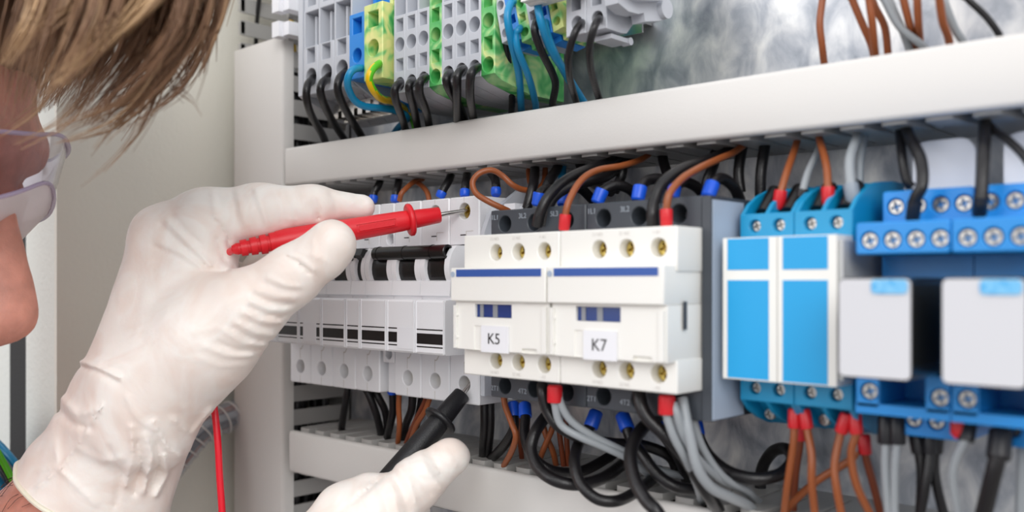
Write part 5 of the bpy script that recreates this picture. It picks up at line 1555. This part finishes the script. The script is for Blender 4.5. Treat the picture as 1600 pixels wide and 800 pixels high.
# arm hair on the bare wrist
m = MB()
for k in range(130):
    s = rng.uniform(0.05, 1.0)
    c0 = np.array(W1) * (1 - s) + A(-30, 935, 377) * s
    an = rng.uniform(0, 6.28); axv = (A(-30, 935, 377) - W1); axv = axv / np.linalg.norm(axv)
    u1 = np.cross(axv, [0, 0, 1.0]); u1 /= np.linalg.norm(u1); u2 = np.cross(axv, u1)
    dr = u1 * math.cos(an) + u2 * math.sin(an); tn_ = -u1 * math.sin(an) + u2 * math.cos(an)
    r_ = 22.7 + 2.5 * s
    a0 = c0 + dr * (r_ - 1)
    m.tube([tuple(a0), tuple(a0 + dr * 2.2 + axv * 4 + tn_ * rng.uniform(-2, 2)), tuple(a0 + dr * 2.6 + axv * 10 + tn_ * rng.uniform(-5, 5))], 0.11, n=3, per=3)
o = m.build('arm_hair', mat('body_hair', '#2c1c14', 0.5), person); tag(o, kind='stuff')

# clear safety goggles
M_clear = mat('goggle_lens', '#f4f2fa', 0.05, trans=1.0, spec=0.5)
M_clear.node_tree.nodes['Principled BSDF'].inputs['IOR'].default_value = 1.2
M_vinyl = mat('goggle_vinyl', '#ece6ea', 0.3, alpha=0.75)
M_rim = mat('goggle_rim', '#b9a9c6', 0.25, alpha=0.6)
def arcp(a, z, R=72.0, cx=27.0, bulge=0.0):
    return H(cx + (R + bulge) * math.cos(a), (R + bulge) * 0.98 * math.sin(a), z)
def sheet(z_of, th, a0=-1.35, a1=1.35, n=28, R=72.0, rows=2):
    m = MB(); rings = []
    for i in range(n + 1):
        a_ = a0 + (a1 - a0) * i / n; zb, zt = z_of(a_)
        rings.append([tuple(arcp(a_, zb, R)), tuple(arcp(a_, zt, R)), tuple(arcp(a_, zt, R - th)), tuple(arcp(a_, zb, R - th))])
    m._rings(rings); m.add(rings[0], [(0, 1, 2, 3)]); m.add(rings[-1], [(0, 1, 2, 3)])
    return m
gz = thing('safety_goggles', tuple(H(70, 0, 20)), 'clear safety goggles on the person at the left edge', 'goggles')
sheet(lambda a_: (16 + 5 * math.exp(-(a_ / 0.35) ** 2) - 18 * abs(a_), 39 - 14 * abs(a_)), 1.6).build('lens', M_clear, gz, angle=60)
m = MB(); m.tube([tuple(arcp(a_, 16 + 5 * math.exp(-(a_ / 0.35) ** 2) - 18 * abs(a_), 72.4)) for a_ in np.linspace(-1.35, 1.35, 24)], 0.8, n=8, per=2)
m.tube([tuple(arcp(a_, 39 - 14 * abs(a_), 72.4)) for a_ in np.linspace(-1.35, 1.35, 24)], 0.8, n=8, per=2)
m.build('rim', M_rim, gz)
# soft skirt from the lens back to the cheeks
m = MB(); rings = []
for i in range(25):
    a_ = -1.35 + 2.7 * i / 24; zb = 16 + 5 * math.exp(-(a_ / 0.35) ** 2) - 18 * abs(a_)
    rings.append([tuple(arcp(a_, zb, 72)), tuple(arcp(a_, zb - 12, 66)), tuple(arcp(a_, zb - 26, 56)), tuple(arcp(a_, zb - 26, 55)), tuple(arcp(a_, zb - 12, 65)), tuple(arcp(a_, zb, 71))])
m._rings(rings); m.build('face_seal', M_vinyl, gz, angle=60)
m = MB()
for s in (1, -1):
    m.tube([tuple(arcp(1.33 * s, 26, 72)), tuple(H(0, 84 * s, 28)), tuple(H(-50, 84 * s, 27)), tuple(H(-95, 60 * s, 24)), tuple(H(-120, 26 * s, 22)), tuple(H(-124, 0, 21))], 2.0, n=8)
m.build('strap', M_vinyl, gz)

# ------------------------------------------------------------------ cable bundle in a clear spiral wrap behind the upper glove
def bundle(path, label, R=8.0, cols=('blue', 'brown', 'black', 'grey', 'brown', 'blue'), wrap=True):
    t = thing('cable_bundle', path[0], label, 'cable bundle')
    sp_ = spline(path, 14)
    for k, c in enumerate(cols):
        an = 2 * math.pi * k / len(cols)
        pts = []
        for i in range(0, len(sp_), 4):
            tg = (sp_[min(i + 1, len(sp_) - 1)] - sp_[max(i - 1, 0)]).normalized()
            e1 = tg.cross(Vector((0, 0, 1))).normalized(); e2 = tg.cross(e1)
            a_ = an + i * 0.02
            pts.append(tuple(sp_[i] + (e1 * math.cos(a_) + e2 * math.sin(a_)) * (R - 3.6)))
        mm = MB(); mm.tube(pts, 1.9, n=8, per=3); mm.build('wire', WM[c], t, angle=60)
    if wrap:
        mm = MB(); pts = []
        nturn = len(sp_) / 5.5
        for i in range(len(sp_) - 1):
            tg = (sp_[i + 1] - sp_[i]).normalized(); e1 = tg.cross(Vector((0, 0, 1))).normalized(); e2 = tg.cross(e1)
            for s in range(5):
                q_ = sp_[i].lerp(sp_[i + 1], s / 5.0); a_ = 2 * math.pi * nturn * (i + s / 5.0) / len(sp_)
                pts.append(tuple(q_ + (e1 * math.cos(a_) + e2 * math.sin(a_)) * (R + 0.2)))
        mm.tube(pts, 0.55, n=6, per=1); mm.build('spiral_wrap', M_wrap, t, angle=60)
        mm = MB(); mm.tube([tuple(x_) for x_ in sp_[::2]], R, n=20, per=2); mm.build('clear_sleeve', M_sleeve, t, angle=60)
    return t
M_wrap = mat('spiral_plastic', '#e8e4e0', 0.3, trans=0.3)
M_sleeve = mat('clear_sleeve', '#d8dce6', 0.2, alpha=0.28)
bundle([PX(430, 620, -471 + 8), PX(366, 648, -466), PX(320, 668, -466), PX(285, 705, -466), PX(245, 760, -466), PX(190, 860, -466)], 'cable bundle in clear spiral wrap curving behind the upper glove')
bundle([PX(-60, 640, -500), Pd(-30, 690, 470), Pd(0, 722, 455), Pd(30, 765, 450), Pd(60, 830, 445)], 'loose bundle of dark, blue and green wires at the bottom left beyond the wrist', 9.0, ('blue', 'black', 'grey', 'blue', 'black'), False)
m = MB(); m.tube([Pd(-60, 630, 440), Pd(-20, 680, 440), Pd(5, 722, 440), Pd(30, 770, 440)], 1.6, n=8)
o = m.build('wire', M_wgreen, None, angle=60); tag(o, 'green wire in front of the dark bundle at the bottom left corner', 'wire')
